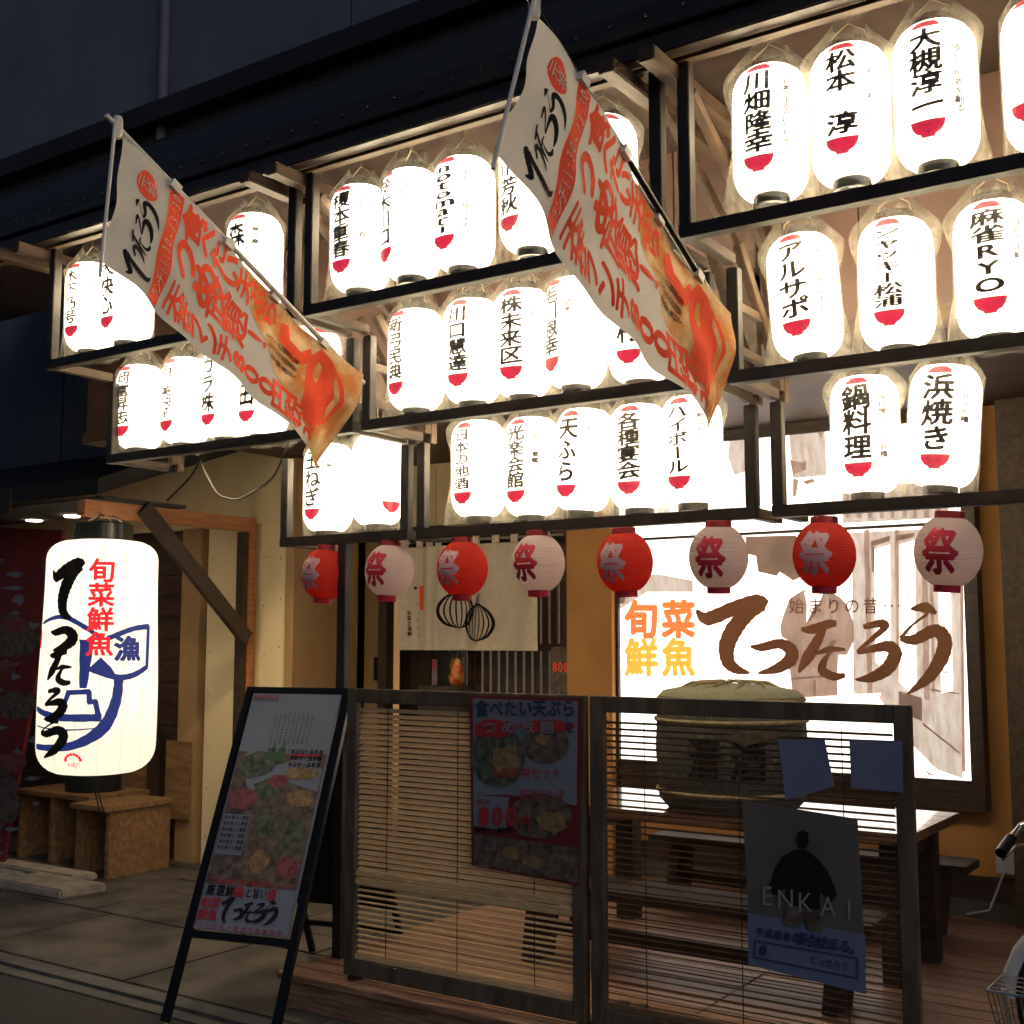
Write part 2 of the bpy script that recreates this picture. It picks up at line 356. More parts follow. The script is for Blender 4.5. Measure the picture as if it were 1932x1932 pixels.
# ================================================================== SETTING
tag(MB().box((-60,-40,-.3), (60,3.62,-.03)).build('road', asphalt), kind='structure')
tag(MB().box((-60,3.62,-.3), (60,3.70,-.022)).box((-60,3.70,-.3), (60,3.80,-.006)).build('gutter', concrete), kind='structure')
p = MB()
x = -30.0
while x < 12:
    p.box((x+.004, 3.805, -.3), (x+1.196, 4.66, -.002 if int(x*10) % 3 else 0)); x += 1.2
tag(p.build('kerb', paving, bevel=.006), kind='structure')
p = MB()
for i in range(60):
    for j in range(6):
        x0 = -14+i*.3; y0 = 4.67+j*.3
        p.box((x0+.003, y0+.003, -.2), (x0+.297, y0+.297, random.uniform(-.002, .003)))
p.box((-60,4.66,-.3), (60,30,-.012))
tag(p.build('pavement', paving), kind='structure')
tag(MB().box((-300,-300,-.6), (300,300,-.31)).build('ground', asphalt), kind='structure')
# terrace deck
DZ = .15
p = MB(); y = 3.92
while y < 6.72:
    for x0, x1 in ((-3.92, -2.13), (-2.125, -.33), (-.325, 1.5)):
        p.box((x0, y+.004, DZ-.03), (x1, y+.111, DZ+random.uniform(-.002, .002)))
    y += .115
p.box((-3.90, 3.95, -.02), (1.5, 6.7, DZ-.034))
tag(p.build('deck', deck_wood, bevel=.003), kind='structure')

# ================================================================== RESTAURANT BUILDING
B = thing('restaurant_building', 'two storey izakaya front with ochre terrace wall, dark eave and cream side wall', 'building', (-3, 7, 0))
WY = 6.75
MB().box((-4.05, WY, .36), (3.2, WY+.25, 2.86)).build('terrace_wall', orange_wall, B)
MB().box((-4.0, WY-.02, .24), (3.2, WY+.2, .357)).build('baseboard', dark_timber, B)
MB().box((-4.0, WY-.04, 0), (3.2, WY+.2, .237)).build('foundation', concrete, B)
MB().box((-4.05, 6.58, .1), (-3.72, WY-.002, 2.86)).build('pillar', orange_wall, B, bevel=.006)
MB().box((-1.40, 6.60, .1), (-1.12, WY-.003, 2.86)).build('pillar', timber, B, bevel=.006)
MB().box((-6.0, 4.47, 2.86), (3.2, 6.99, 2.95)).build('terrace_ceiling', timber_x, B)
p = MB()
for i in range(12):
    x0 = -6.0+i*.77; p.box((x0+.002, 4.36, 2.80), (x0+.766, 4.46, 3.75))
p.build('upper_front_panel', brown_wall, B)
MB().box((-6.0, 4.33, 2.74), (3.2, 4.47, 2.797)).build('lintel_beam', timber_x, B)
# entrance recess
MB().box((-5.98, 6.75, 0), (-5.68, 7.0, 2.86)).build('entrance_wall', tan_wall, B)
MB().box((-5.98, 6.0, 0), (-5.90, 6.749, 2.86)).build('entrance_return', tan_wall, B)
p = MB()
for x0, x1 in ((-5.97,-5.9),(-5.70,-5.62),(-4.12,-4.055)): p.box((x0, 6.66, 0), (x1, 6.747, 2.85))
p.box((-5.615, 6.67, 2.30), (-4.125, 6.747, 2.40)); p.build('door_surround', dark_timber, B, bevel=.004)
p = MB(); p.box((-5.62, 6.75, 2.40), (-4.12, 6.80, 2.855))
for i in range(13): p.box((-5.60+i*.115, 6.738, 2.42), (-5.585+i*.115, 6.749, 2.84))
p.build('transom_panel', cream_wall, B)
MB().box((-5.62, 7.2, .1), (-4.1, 7.22, 2.3)).build('lit_interior', lit_room, B)
door = MB().box((-5.61, 6.80, .10), (-5.02, 6.84, 2.29)).build('sliding_door', glass_dark, B)
MB().box((-5.56, 6.785, 1.0), (-5.07, 6.799, 1.04)).build('door_rail', dark_timber, door)
ld = MB().box((-5.0, 6.80, .10), (-4.94, 6.85, 2.29)).box((-4.18, 6.80, .10), (-4.13, 6.85, 2.29)).box((-4.94, 6.80, .10), (-4.18, 6.85, .2)).box((-4.94, 6.80, 2.2), (-4.18, 6.85, 2.29)).box((-4.94, 6.80, 1.52), (-4.18, 6.85, 1.57)).build('lattice_door', dark_timber, B)
p = MB()
for i in range(11):
    x0 = -4.935+i*.069; p.box((x0, 6.81, .2), (x0+.05, 6.84, 2.2))
p.build('lattice', dark_timber, ld)
sw = MB().box((-5.28-.52, 6.735, 1.30), (-5.28-.44, 6.749, 1.47)).build('switch_plate', black_metal, B)
# cream side wall at the left of the entrance
p = MB()
for x0, x1 in ((-6.77,-6.42), (-6.22,-5.985)): p.box((x0, 6.0, 0), (x1, 6.2, 2.415))
p.box((-6.42, 6.03, 0), (-6.22, 6.2, 2.415))
p.box((-10.3, 5.99, 2.412), (-6.03, 6.2, 2.957)); p.build('cream_side_wall', cream_wall, B, bevel=.004)
p = MB()
rn = random.Random(3)
for xx in (-6.72, -6.46, -6.18, -6.03):
    for k in range(7): p.lathe([(.001,-.001),(.006,0)], 8, (xx+rn.uniform(-.01,.01), 5.9985 if xx not in () else 6, .2+k*.33+rn.uniform(-.03,.03)), fn=lambda q, a, z: Vector((q.x, 0*q.z-.001, q.y)))
p.build('nail', dark_timber, B)
MB().box((-7.03, 5.98, 0), (-6.83, 6.2, 2.415)).build('door_post', tan_wall, B, bevel=.004)
MB().box((-6.83, 6.06, 0), (-6.77, 6.2, 2.415)).build('dark_gap', glass_dark, B)
p = MB()
for i in range(15): p.beam((-9.4, 6.03, .08+i*.16), (-7.035, 6.03, .08+i*.16), .03, .155)
p.box((-9.4, 6.05, 0), (-7.035, 6.2, 2.41)); p.build('weatherboard', board_brown, B)
# eave, mansard and upper storey
ex0, ex1 = -8.2, 3.0
MB().box((ex0, 3.40, 3.53), (ex1, 3.46, 3.60)).box((ex0, 3.38, 3.603), (ex1, 3.46, 3.70)).build('eave_fascia', fascia_brown, B, bevel=.005)
MB().box((ex0, 3.463, 3.515), (ex1, 3.50, 3.53)).build('eave_trim', timber_x, B)
MB().box((ex0, 3.502, 3.62), (ex1, 4.358, 3.66)).build('eave_soffit', fascia_brown, B)
p = MB()
i = 0
while ex0+.1+i*.135 < ex1:
    p.lathe([(.004,-.004),(.009,0),(.006,.006)], 8, (ex0+.1+i*.135, 3.375, 3.655)); i += 1
p.build('eave_stud', chrome, B)
p = MB().slab([(-6.3,3.40,3.703),(ex1,3.40,3.703),(ex1,3.72,4.05),(-6.3,3.72,4.05)], (0,.05,0))
p.slab([(ex0,3.41,3.703),(-6.3,3.41,3.703),(-6.3,3.6,3.9),(ex0,3.6,3.9)], (0,.05,0))
p.slab([(ex0,3.65,3.95),(ex1,3.77,4.05),(ex1,5.6,4.4),(ex0,5.6,4.4)], (0,0,.05))
p.build('mansard_roof', roof_metal, B)
p = MB()
for x0, x1 in ((-16,-8.02),(-8.0,-5.1),(-5.08,-1.9),(-1.88,3.2)): p.box((x0, 5.6, 2.96), (x1, 5.9, 9))
p.build('upper_wall', navy_wall, B)
MB().box((-16, 5.45, 5.35), (3.2, 5.597, 5.5)).build('upper_band', roof_metal, B)
MB().tube([(-6.9, 5.56, 3.0), (-6.9, 5.56, 9)], .04, 10).build('rain_pipe', navy_wall, B, smooth=True)
MB().box((-9.4, 6.95, 0), (3.2, 7.0, .3)).box((-9.4,7.3,0),(3.2,9.5,9)).build('rear_wall', grey_wall, B)
MB().box((3.2, 3.9, 0), (3.5, 9.5, 9)).build('side_wall', grey_wall, B)
# lean-to roof on the left
LX = -6.305
ln = MB()
prof = [(4.68, 2.50), (4.68, 2.60), (6.0, 3.12), (6.0, 2.975)]
ln.slab([(LX, y, z) for y, z in prof], (-4.0, 0, 0))
LN = ln.build('lean_to_roof', roof_metal, B)
MB().box((-10.3, 4.72, 2.475), (LX-.02, 5.4, 2.498)).build('soffit', concrete, LN)
MB().lathe([(.055,-.004),(.06,0)], 24, at(65, 963, 5.3)-Vector((0,0,at(65,963,5.3).z-2.472))).build('downlight', lamp_glow, LN)
MB().box((-10.3, 4.66, 2.43), (-7.2, 4.679, 2.60)).build('fascia_board', dark_timber, LN)

def downlight(x, y, z, power, parent, ang=110):  # ceiling fitting and spot, added to brighten walls the lanterns leave dark
    MB().lathe([(.05,-.006),(.055,0)], 24, (x, y, z)).build('downlight', lamp_glow, parent)
    d = bpy.data.lights.new('fill_spot', 'SPOT'); d.energy = power; d.color = (1, .76, .45); d.spot_size = R_(ang); d.spot_blend = .7; d.shadow_soft_size = .05
    o = bpy.data.objects.new('fill_spot', d); COL.objects.link(o); o.parent = parent; o.location = Vector((x, y, z-.02))-ORG[parent.name]
downlight(-7.35, 5.25, 2.47, 9, LN)  # spot added for the left soffit and bench
downlight(-5.55, 5.0, 2.855, 42, B)  # placed for the pool of light on the cream wall, fitting unseen
downlight(-4.35, 5.35, 2.855, 26, B, 100)  # added fill for the noren and the terrace floor, no such fitting seen
# neighbour at far left
N = thing('neighbour_building', 'dark grey clad neighbouring house with drain pipes at the far left', 'building', (-9, 7, 0))
p = MB().box((-16, 6.2, 3.1), (-6.3, 6.4, 4.4))
for i in range(30): p.box((-16+i*.33, 6.185, 3.1), (-15.96+i*.33, 6.199, 4.4))
p.build('wall', grey_wall, N)
for px in (40, 150): MB().tube([at(px, 470, 6.1)-Vector((0,0,.9)), at(px, 470, 6.1)+Vector((0,0,.4))], .03).build('drain_pipe', grey_wall, N, smooth=True)
MB().tube([at(70, 800, 6.0), at(270, 745, 6.0)], .018).build('conduit', chrome, N, smooth=True)
MB().box((-16, 6.21, 0), (-9.4, 6.4, 3.1)).build('ground_floor_wall', grey_wall, N)

# right-hand drain pipe
o = tag(MB().tube([(-1.08, 6.45, .1), (-1.08, 6.45, 2.85)], .05, 16).build('drain_pipe', tan_wall, smooth=True, origin=(-1.08, 6.45, .1)), 'tan vertical drain pipe on the ochre wall at the right edge', 'pipe')

# ================================================================== BACKLIT SIGN
SY = 6.66
SG = thing('backlit_sign', 'large backlit picture sign with brown brush lettering on the terrace wall', 'sign', (-2.7, SY, .7))
sx0, sx1, sz0, sz1 = -3.70, -1.60, .86, 2.86
MB().box((sx0-.07, SY-.03, sz0-.16), (sx0, WY-.002, sz1-.002)).box((sx1, SY-.03, sz0-.16), (sx1+.07, WY-.002, sz1-.002)).box((sx0, SY-.03, sz0-.16), (sx1, WY-.002, sz0)).box((sx0, SY-.03, 2.79), (sx1, WY-.002, sz1-.002)).box((sx0, SY-.012, 2.215), (sx1, SY+.02, 2.232)).build('frame', dark_timber, SG, bevel=.003)
MB().box((sx0, SY, sz0), (sx1, SY+.06, 2.79)).build('light_panel', sign_white, SG)
SP = onplane((0, SY, 0), (0, -1, 0))
def sgn(name, m, polys, off):
    mb = MB()
    for q in polys: mb.poly([SP(x, y, off) for x, y in q])
    return mb.build(name, m, SG)
def rect(x0, y0, x1, y1): return [(x0,y0),(x1,y0),(x1,y1),(x0,y1)]
Q = lambda *a: [(1114.4+.4243*x, 756.2+.4243*y) for x, y in a]
sgn('photo_midtone_print', sep_pale, [
  Q((1120,590),(1655,560),(1655,1680),(1540,1640),(1420,1520),(1290,1330),(1170,1300),(1160,600)),
  Q((620,160),(735,120),(735,300),(640,330),(610,250)), Q((880,130),(1040,110),(1050,330),(900,345)), Q((1120,380),(1590,360),(1590,520),(1120,545)),
  Q((110,800),(300,770),(455,800),(455,850),(250,850),(110,940))], .002)
sgn('kimono_figure_print', sep_mid, [
  Q((952,838),(930,850),(884,880),(858,950),(842,1005),(848,1048),(872,1062),(880,1110),(884,1190),(900,1316),(1000,1322),(1098,1312),(1096,1220),(1102,1130),(1140,1130),(1172,1062),(1168,985),(1140,905),(1108,872),(1062,848),(1040,842),(1012,905),(985,900))], .004)
pil = []
for a, b, w0, yb in ((1215,1230,24,1330),(1350,1362,20,1180),(1468,1482,26,1330),(1505,1518,14,1300),(1560,1572,10,1260),(1640,1652,14,1650)): pil.append(Q((a,575),(a+w0,573),(b+w0,yb),(b,yb)))
for k in range(9): pil.append(Q((1135+k*50,385),(1150+k*50+(k%3)*5,384),(1150+k*50+(k%2)*6,520),(1133+k*50,522)))
pil += [Q((885,262),(962,280),(955,262),(960,305),(900,330)), Q((910,140),(940,122),(955,150),(940,140)), Q((985,135),(1010,118),(1030,140),(1028,165),(1005,140)), Q((900,345),(925,350),(915,420),(898,430)), Q((940,360),(985,345),(1000,360),(960,372))]
sgn('shopfront_pillar_print', sep_mid, pil, .0045)
sgn('dark_detail_print', sep_dark, [
  Q((690,604),(915,598),(925,690),(945,780),(900,800),(830,780),(745,760),(735,690),(690,680)), Q((1245,625),(1330,600),(1330,622),(1246,650)), Q((1355,600),(1440,585),(1440,606),(1356,625)), Q((1246,650),(1262,648),(1262,760),(1250,762)),
  Q((1000,905),(1014,905),(998,960),(960,990),(975,950)), Q((888,1075),(900,1072),(912,1180),(900,1182)), Q((1076,1060),(1098,1065),(1066,1110),(1030,1128),(1036,1110)), Q((898,1230),(1098,1218),(1098,1226),(900,1240)), Q((992,1240),(1002,1240),(1000,1318),(990,1318)),
  Q((1370,1290),(1472,1320),(1474,1425),(1372,1380)), Q((1476,1430),(1640,1560),(1640,1570),(1478,1442)), Q((1510,1280),(1640,1300),(1640,1306),(1510,1288)), Q((1440,1600),(1480,1640),(1550,1678),(1500,1660)), Q((118,830),(150,815),(160,850),(150,900),(118,905))], .006)
sgn('deep_shadow_print', sep_deep, [Q((840,600),(912,600),(920,700),(900,770),(850,760),(790,690))], .0075)
sgn('white_banner_print', sign_white, [Q((1262,660),(1330,640),(1332,1170),(1300,1190),(1266,1160)), Q((1372,640),(1440,620),(1448,1270),(1420,1300),(1372,1250)), Q((1545,850),(1600,830),(1610,1290),(1560,1300)), Q((948,848),(1000,905),(960,985),(962,900)), Q((905,1322),(1290,1300),(1270,1360),(920,1400)), Q((840,760),(900,800),(944,806),(930,846),(800,830))], .008)
F = Flat()
def sgn_txt(name, m, F, off): return F.wrap(lambda x, y: SP(x, -y, off)).build(name, m, SG)
F.vert('いろはにほへと', 1711, -1030, -1290, 14, 26); F.vert('これの夜', 1785, -1120, -1300, 15, 28); F.vert('いちばんやき', 1664, -1045, -1240, 13, 24); sgn_txt('printed_banner_script', sep_mid, F, .010)
F = Flat(); F.ch('旬', 1210, -1168, 64, 74, .045); F.ch('菜', 1280, -1168, 64, 74, .045); sgn_txt('orange_lettering', lit_orange, F, .010)
F = Flat(); F.ch('鮮', 1210, -1240, 64, 74, .04); F.ch('魚', 1280, -1240, 64, 74, .04); sgn_txt('yellow_lettering', lit_yellow, F, .010)
F = Flat()
for pts, ws in [st for k in LOGO.values() for st in k]: F.stroke([(1114.4+.4243*a, -(756.2+.4243*b)) for a, b in pts], [w*.4243 for w in ws])
sgn_txt('brush_logo', logo_brown, F, .013)
F = Flat().horiz('始まりの昔', 1485, 1660, -1143, 30, 32, .008)
for i in range(3): F.ell(1670+i*13, -1143, 2.2, 2.2, 10)
sgn_txt('brown_caption', logo_brown, F, .013)

# ================================================================== NOREN, DOORWAY OBJECTS
NR = thing('noren_curtain', 'short cream noren curtain with two ink onions hung over the entrance', 'curtain', (-4.8, 6.55, 1.52))
nx0, nx1, nz0, nz1 = -5.40, -4.235, 1.525, 2.24
def noren_pt(x, z, off=0.0):
    t = (nz1-z)/(nz1-nz0); amp = .034*t+.008
    f = .0
    if x < nx0+.21: f = .02*t
    fold = .03*math.exp(-((x-(nx0+.25))/.035)**2) + .018*math.exp(-((x-(nx0+.36))/.03)**2)
    return Vector((x+ (0.012*t if x < nx0+.2 else 0), 6.55 - amp*math.sin(x*16+t*1.2) - fold - f - off, z))
def noren_piece(xa, xb):
    mb = MB(); nx = max(6, int((xb-xa)/.012)); nz = 30
    for j in range(nz+1):
        for i in range(nx+1):
            z = nz0+(nz1-nz0)*j/nz; mb.v.append(noren_pt(xa+(xb-xa)*i/nx, z))
    for j in range(nz):
        for i in range(nx): mb.f.append((j*(nx+1)+i, j*(nx+1)+i+1, (j+1)*(nx+1)+i+1, (j+1)*(nx+1)+i))
    return mb
noren_piece(nx0, nx0+.2).build('cloth_panel', cloth, NR, smooth=True); noren_piece(nx0+.203, nx1).build('cloth_panel', cloth, NR, smooth=True)
p = MB()
for i, xx in enumerate((0, .165, .25, .33, .49, .65, .81, .96, 1.115)): p.box((nx0+xx, 6.515, nz1-.002), (nx0+xx+(.085 if i in (0, 8) else .05), 6.53, nz1+.085))
p.build('hanging_loop', cloth, NR)
MB().tube([(nx0-.1, 6.55, nz1+.06), (nx1+.1, 6.55, nz1+.06)], .014, 10).build('curtain_rod', black_metal, NR, smooth=True)
F = Flat()
def onion(cx, cy, r, sprout):
    for k in (-1, -.72, -.42, -.12, .2, .5, .78, 1):
        w = .018 if abs(k) == 1 else .009
        F.stroke([(cx+.004*k, cy+r*1.02), (cx+k*r*.72, cy+r*.62), (cx+k*r*1.03, cy-r*.05), (cx+k*r*.72, cy-r*.72), (cx+k*.012, cy-r*.98)], [w*.4, w, w*1.3, w, w*.4])
    if sprout:
        for d in (-.02, 0, .018): F.stroke([(cx+d*1.6, cy+r*.8), (cx+d*.6, cy+r*1.25), (cx+d*.4+.012, cy+r*1.6)], [.006, .006, .002])
    for d in (-.02, 0, .02): F.stroke([(cx, cy-r*.95), (cx+d, cy-r*1.18)], [.004, .001])
onion(-4.905, 1.80, .125, False); onion(-4.72, 1.71, .125, True)
F.cut(.02).wrap(lambda x, y: noren_pt(x, y, .004)).build('ink_onions', ink_black, NR)
F = Flat().vert('てったろう', nx0+.14, 1.86, 1.60, .03, .035).vert('旬菜と海鮮', nx0+.075, 1.80, 1.62, .03, .034, .02).ell(nx0+.125, 1.955, .014, .012)
F.wrap(lambda x, y: noren_pt(x, y, .004)).build('ink_lettering', ink_black, NR)
F = Flat().quad(nx0+.155, 1.80, nx0+.19, 1.97); F.cut(.01, .03).wrap(lambda x, y: noren_pt(x, y, .003)).build('red_stamp', ink_redorange, NR)
# ornament and small banner on the sill
cab = tag(MB().box((-5.28, 6.60, .1), (-4.93, 6.79, 1.28)).build('shelf_cabinet', dark_timber, origin=(-5.1, 6.7, .1), bevel=.004), 'low dark cabinet behind the screen beside the entrance', 'cabinet')
c0 = at(862, 1285, 6.68)
OR = thing('gilt_ornament', 'small gilt and red ornament with green sprigs on the dark cabinet', 'ornament', (c0.x, 6.68, 1.281))
MB().lathe([(.03,0),(.05,.02),(.06,.06),(.045,.10),(.05,.13),(.035,.17),(.01,.19)], 16, (c0.x, 6.68, 1.281), fn=lambda p, a, z: p*(1+.12*math.sin(3*a+z*60))).build('body', gold_deco, OR, smooth=True)
p = MB()
for k in range(14):
    a = k*2.4; p.beam((c0.x, 6.68, 1.45), (c0.x+.07*math.cos(a), 6.68+.05*math.sin(a), 1.50+.04*math.sin(k*1.7)), .012, .004)
p.build('sprig', green_leaf, OR)
c1 = at(820, 1285, 6.66)
BN = thing('mini_banner', 'tiny red and white banner standing on the dark cabinet', 'banner', (c1.x, 6.66, 1.281))
MB().box((c1.x-.022, 6.658, 1.283), (c1.x+.022, 6.664, 1.46)).build('card', paper_white_dusk, BN)
F = Flat().quad(-.018, .11, .018, .17).vert('旨い酒', 0, .10, .01, .028); F.wrap(flat_map((c1.x, 6.657, 1.283), (1,0,0), (0,0,1), (0,-1,0))).build('red_lettering', ink_red, BN)
# 800 notice on the doorway
pw = at(1058, 1262, 6.64)
NT = thing('price_notice', 'small red and white paper notice reading 800 beside the entrance pillar', 'notice', (pw.x, 6.64, 1.30))
MB().box((pw.x-.07, 6.637, 1.25), (pw.x+.07, 6.642, 1.55)).build('sheet', food_dark, NT)
F = Flat().horiz('800', -.062, .062, 0, .07, .085, .03); F.wrap(flat_map((pw.x, 6.637, 1.42), (1,0,0), (0,0,1), (0,-1,0))).build('red_figures', ink_redorange, NT)
t0 = at(766, 985, 6.3)
tag(MB().tube([(t0.x, 6.3, t0.z), (t0.x, 6.3, t0.z+.5)], .018, 12).build('tube_lamp', bulb_white, smooth=True, origin=(t0.x, 6.3, t0.z)), 'unlit white tube fixed upright beside the entrance transom', 'lamp')

# ================================================================== LANTERN RACKS
TY = {1: 3.50, 2: 3.87, 3: 4.25}; TZ = {1: 2.935, 2: 2.515, 3: 2.075}
def rack(x0, x1, x30, label):
    R = thing('lantern_rack', label, 'rack', (x0, 3.5, 2.0), 'three step timber racks carrying lanterns')
    rail = MB(); post = MB(); side = MB(); br = MB(); out = MB()
    for t in (1, 2, 3):
        xa = x30 if t == 3 else x0
        MB().beam((xa, TY[t], TZ[t]), (x1, TY[t], TZ[t]), .05, .045).build('rail', rack_black, R, bevel=.003)
        for xx in (xa+.023, x1-.023):
            top = {1: 3.53, 2: 2.91, 3: 2.49}[t]
            MB().box((xx-.022, TY[t]-.0225, TZ[t]+.023), (xx+.022, TY[t]+.0225, top)).build('post', rack_black, R, bevel=.003)
            MB().box((xx-.02, TY[t]+.026, TZ[t]-.02), (xx+.02, {1:3.845,2:4.225,3:4.5}[t], TZ[t]+.02)).build('side_rail', timber, R, bevel=.003)
            if t < 3: MB().box((xx-.02, 4.28, TZ[t]-.02+.001), (xx+.02, 4.325, TZ[t]+.5)).build('rear_post', timber, R, bevel=.003)
            if t < 3: MB().beam((xx, TY[t]+.04, TZ[t]+.50), (xx, 4.30, TZ[t]+.05), .03, .045).build('brace', timber, R, bevel=.003)
            if t == 2: MB().box((xx-.018, TY[2]+.37, TZ[2]+.022), (xx+.018, 4.3, TZ[2]+.06)).build('side_rail', timber, R)
    for dx in (-.02, -.17): MB().box((x0+dx-.03, 3.30, 3.462), (x0+dx+.03, 4.355, 3.512)).build('outrigger', timber, R, bevel=.004)
    return R
RL = rack(-5.13, -3.45, -4.26, 'left dark timber lantern rack stepping back under the eave')
RM = rack(-3.40, -1.76, -3.40, 'middle dark timber lantern rack stepping back under the eave')
RR = rack(-1.70, .12, -1.70, 'right dark timber lantern rack stepping back under the eave')
for Rk, xx in ((RL, -3.85), (RR, .09)):
    MB().box((xx-.025, 4.228, DZ), (xx+.025, 4.272, TZ[3]-.024)).build('support_post', rack_black, Rk, bevel=.003)
# side beams at the left end of the upper racks (dark inner struts seen through the steps)
for Rk, xx in ((RL, -5.11), (RM, -3.38), (RR, -1.68)):
    for z in (2.62, 2.78): MB().box((xx-.012, 3.9, z-.015), (xx+.012, 4.33, z+.015)).build('strut', timber, Rk)

# ================================================================== WHITE LANTERNS
LR = .122; LB0, LB1 = .032, .468
def lr(z):
    sh = .10; rc = .058
    if z < LB0+sh:
        k = max(0, min(1, (LB0+sh-z)/sh)); return rc+(LR-rc)*math.sqrt(max(0, 1-k**2.2))
    if z > LB1-sh:
        k = max(0, min(1, (z-LB1+sh)/sh)); return rc+(LR-rc)*math.sqrt(max(0, 1-k**2.2))
    return LR
prof = []
nr = 64
for i in range(nr+1):
    z = LB0+(LB1-LB0)*i/nr; prof.append((lr(z)+(.0012 if i % 2 else 0), z))
T_paper = MB().lathe(prof, 40, cap=False).build('paper_body', lantern_paper, local=True, smooth=True)
T_bot = MB().lathe([(.046,0),(.060,0),(.061,.034),(.058,.036),(.050,.036),(.048,.004)], 28, cap=False).build('bottom_cap', cap_black, local=True, smooth=True)
T_top = MB().lathe([(.050,.464),(.061,.464),(.061,.497),(.046,.500),(.046,.47)], 28, cap=False).build('top_cap', cap_black, local=True, smooth=True)
T_wire = MB().tube([(-.058,0,.49),(-.05,0,.53),(0,0,.565),(.05,0,.53),(.058,0,.49)], .002, 5).tube([(0,0,.565),(0,0,.64)], .0018, 5).build('wire_handle', wire, local=True, smooth=True)
def wrap_lantern(x, y, off=.0015):
    a = x/LR; r = lr(y)+.0012+off
    return Vector((r*math.sin(a), -r*math.cos(a), y))
F = Flat().poly([(-.052,.134),(.052,.134),(.047,.112),(.036,.097),(.022,.090),(.019,.082),(-.019,.082),(-.022,.090),(-.036,.097),(-.047,.112)])
T_bowl = F.cut(.012, .012).wrap(wrap_lantern).build('red_bowl_emblem', red_glow, local=True)
F = Flat().poly([(-.046,.425),(.046,.425),(.044,.436),(.034,.447),(.018,.452),(-.018,.452),(-.034,.447),(-.044,.436)])
T_mark = F.cut(.012, .006).wrap(wrap_lantern).build('red_top_mark', red_glow, local=True)
def bag(seed):
    rnd = random.Random(seed); ph = [rnd.uniform(0, 6.28) for _ in range(6)]; q = rnd.uniform(-.6, .6)
    pr = []
    for i in range(25):
        t = i/24; z = -.006+t*.55
        if t < .8: r = .128
        else: k = (t-.8)/.2; r = .128*(1-k)+.055*k
        pr.append((r, z))
    def fn(p, a, z):
        t = (z+.006)/.55
        fl = max(0, 1-t/.35); up = max(0, (t-.62)/.38)
        c = math.cos(a-q); k = 1 + fl*(.26*abs(c)**3-.10*(1-abs(c))) + .20*up*(1-up)*4*abs(math.cos(a-q+.3))**3*(1 if up < 1 else 0)
        k += (.012+.065*up+.04*fl)*(math.sin(7*a+ph[0]+z*20)+.7*math.sin(13*a+ph[1]-z*35)+.5*math.sin(19*a+ph[2]+z*60))*.5
        k = max(k, .99 if .15 < t < .8 else 0)
        return Vector((p.x*k, p.y*k, p.z + up*.012*math.sin(5*a+ph[3]) - fl*.006*math.sin(6*a+ph[4])))
    return MB().lathe(pr, 56, cap=False, fn=fn).build('plastic_cover', film, local=True, smooth=True)
BAGS = [bag(k) for k in range(5)]
bulb_d = bpy.data.lights.new('bulb', 'POINT'); bulb_d.energy = 7.0; bulb_d.color = (1, .86, .64); bulb_d.shadow_soft_size = .03
TEMPL = [T_paper, T_bot, T_top, T_wire, T_bowl, T_mark]
def dup(src, parent, name=None):
    c = src.copy(); c.parent = parent; COL.objects.link(c); return c
NL = [0]
def lantern(px, py, tier, main, side, label, rot=None, tilt=0, bagged=True, size=1.0, blank=False, w=.078):
    Yl = TY[tier]+.135; c = at(px, py, Yl); z = c.z-.018
    i = NL[0]; NL[0] += 1
    L = thing('paper_lantern', label, 'lantern', (c.x, Yl, z), 'white lantern rows on the timber racks')
    L.rotation_euler = (R_(random.uniform(-1, 1)), R_(tilt), R_(rot if rot is not None else random.uniform(-6, 6)))
    L.scale = (size,)*3
    for t in TEMPL: dup(t, L)
    if bagged:
        b = dup(BAGS[i % 5], L); b.rotation_euler.z = random.uniform(-.5, .5)
    lo = bpy.data.objects.new('bulb', bulb_d); COL.objects.link(lo); lo.parent = L; lo.location = (0, 0, .305)
    if main:
        F = Flat(); n = len(main); F.vert(main, 0, .420, .145, w*1.24, min(.275/n*1.05, .115), .036, .05, .06)
        F.cut(.014).wrap(wrap_lantern).build('black_lettering', black_ink, L, local=True)
    if side:
        F = Flat(); n = len(side); hh = min(.026, .25/n); top = .385; F.vert(side, .094, top, max(.15, top-n*hh*1.05), .034, hh, .045, .06)
        F.cut(.014).wrap(wrap_lantern).build('faint_side_lettering', thin_ink, L, local=True)
    return L
TOP, MIDR, LOW = 'left rack top row', 'left rack middle row', 'left rack bottom row'
lantern(170, 668, 1, '木下乃号', 'うまい', 'leftmost white lantern in the '+TOP+', at its dark end post', w=.07)
lantern(239, 652, 1, '大快心', '', 'white lantern half covered by the left banner free edge, in the '+TOP)
lantern(478, 596, 1, '森介', '美竹屋', 'bright white lantern behind the left banner pole, last in the '+TOP)
lantern(262, 852, 2, '岡富昇志', '一文字', 'white lantern first from the left in the '+MIDR)
lantern(348, 843, 2, '石川美映子', 'まつり', 'white lantern second from the left in the '+MIDR, w=.07)
lantern(427, 832, 2, 'カラ株', '', 'white lantern third from the left in the '+MIDR+', partly behind the banner')
lantern(495, 828, 2, '山田', '', 'white lantern in the '+MIDR+' showing only its bowl below the banner')
lantern(590, 800, 2, '', '', 'white lantern showing right of the banner end, last in the '+MIDR, rot=60)
lantern(618, 1008, 3, '玉ねぎ', '肉巻', 'white lantern reading negi, lower left above a red ball lantern', w=.085)
lantern(712, 996, 3, '', '厚切り', 'white lantern turned away with its emblem on the far right, beside the negi lantern', rot=75)
TOP, MIDR, LOW = 'middle rack top row', 'middle rack middle row', 'middle rack bottom row'
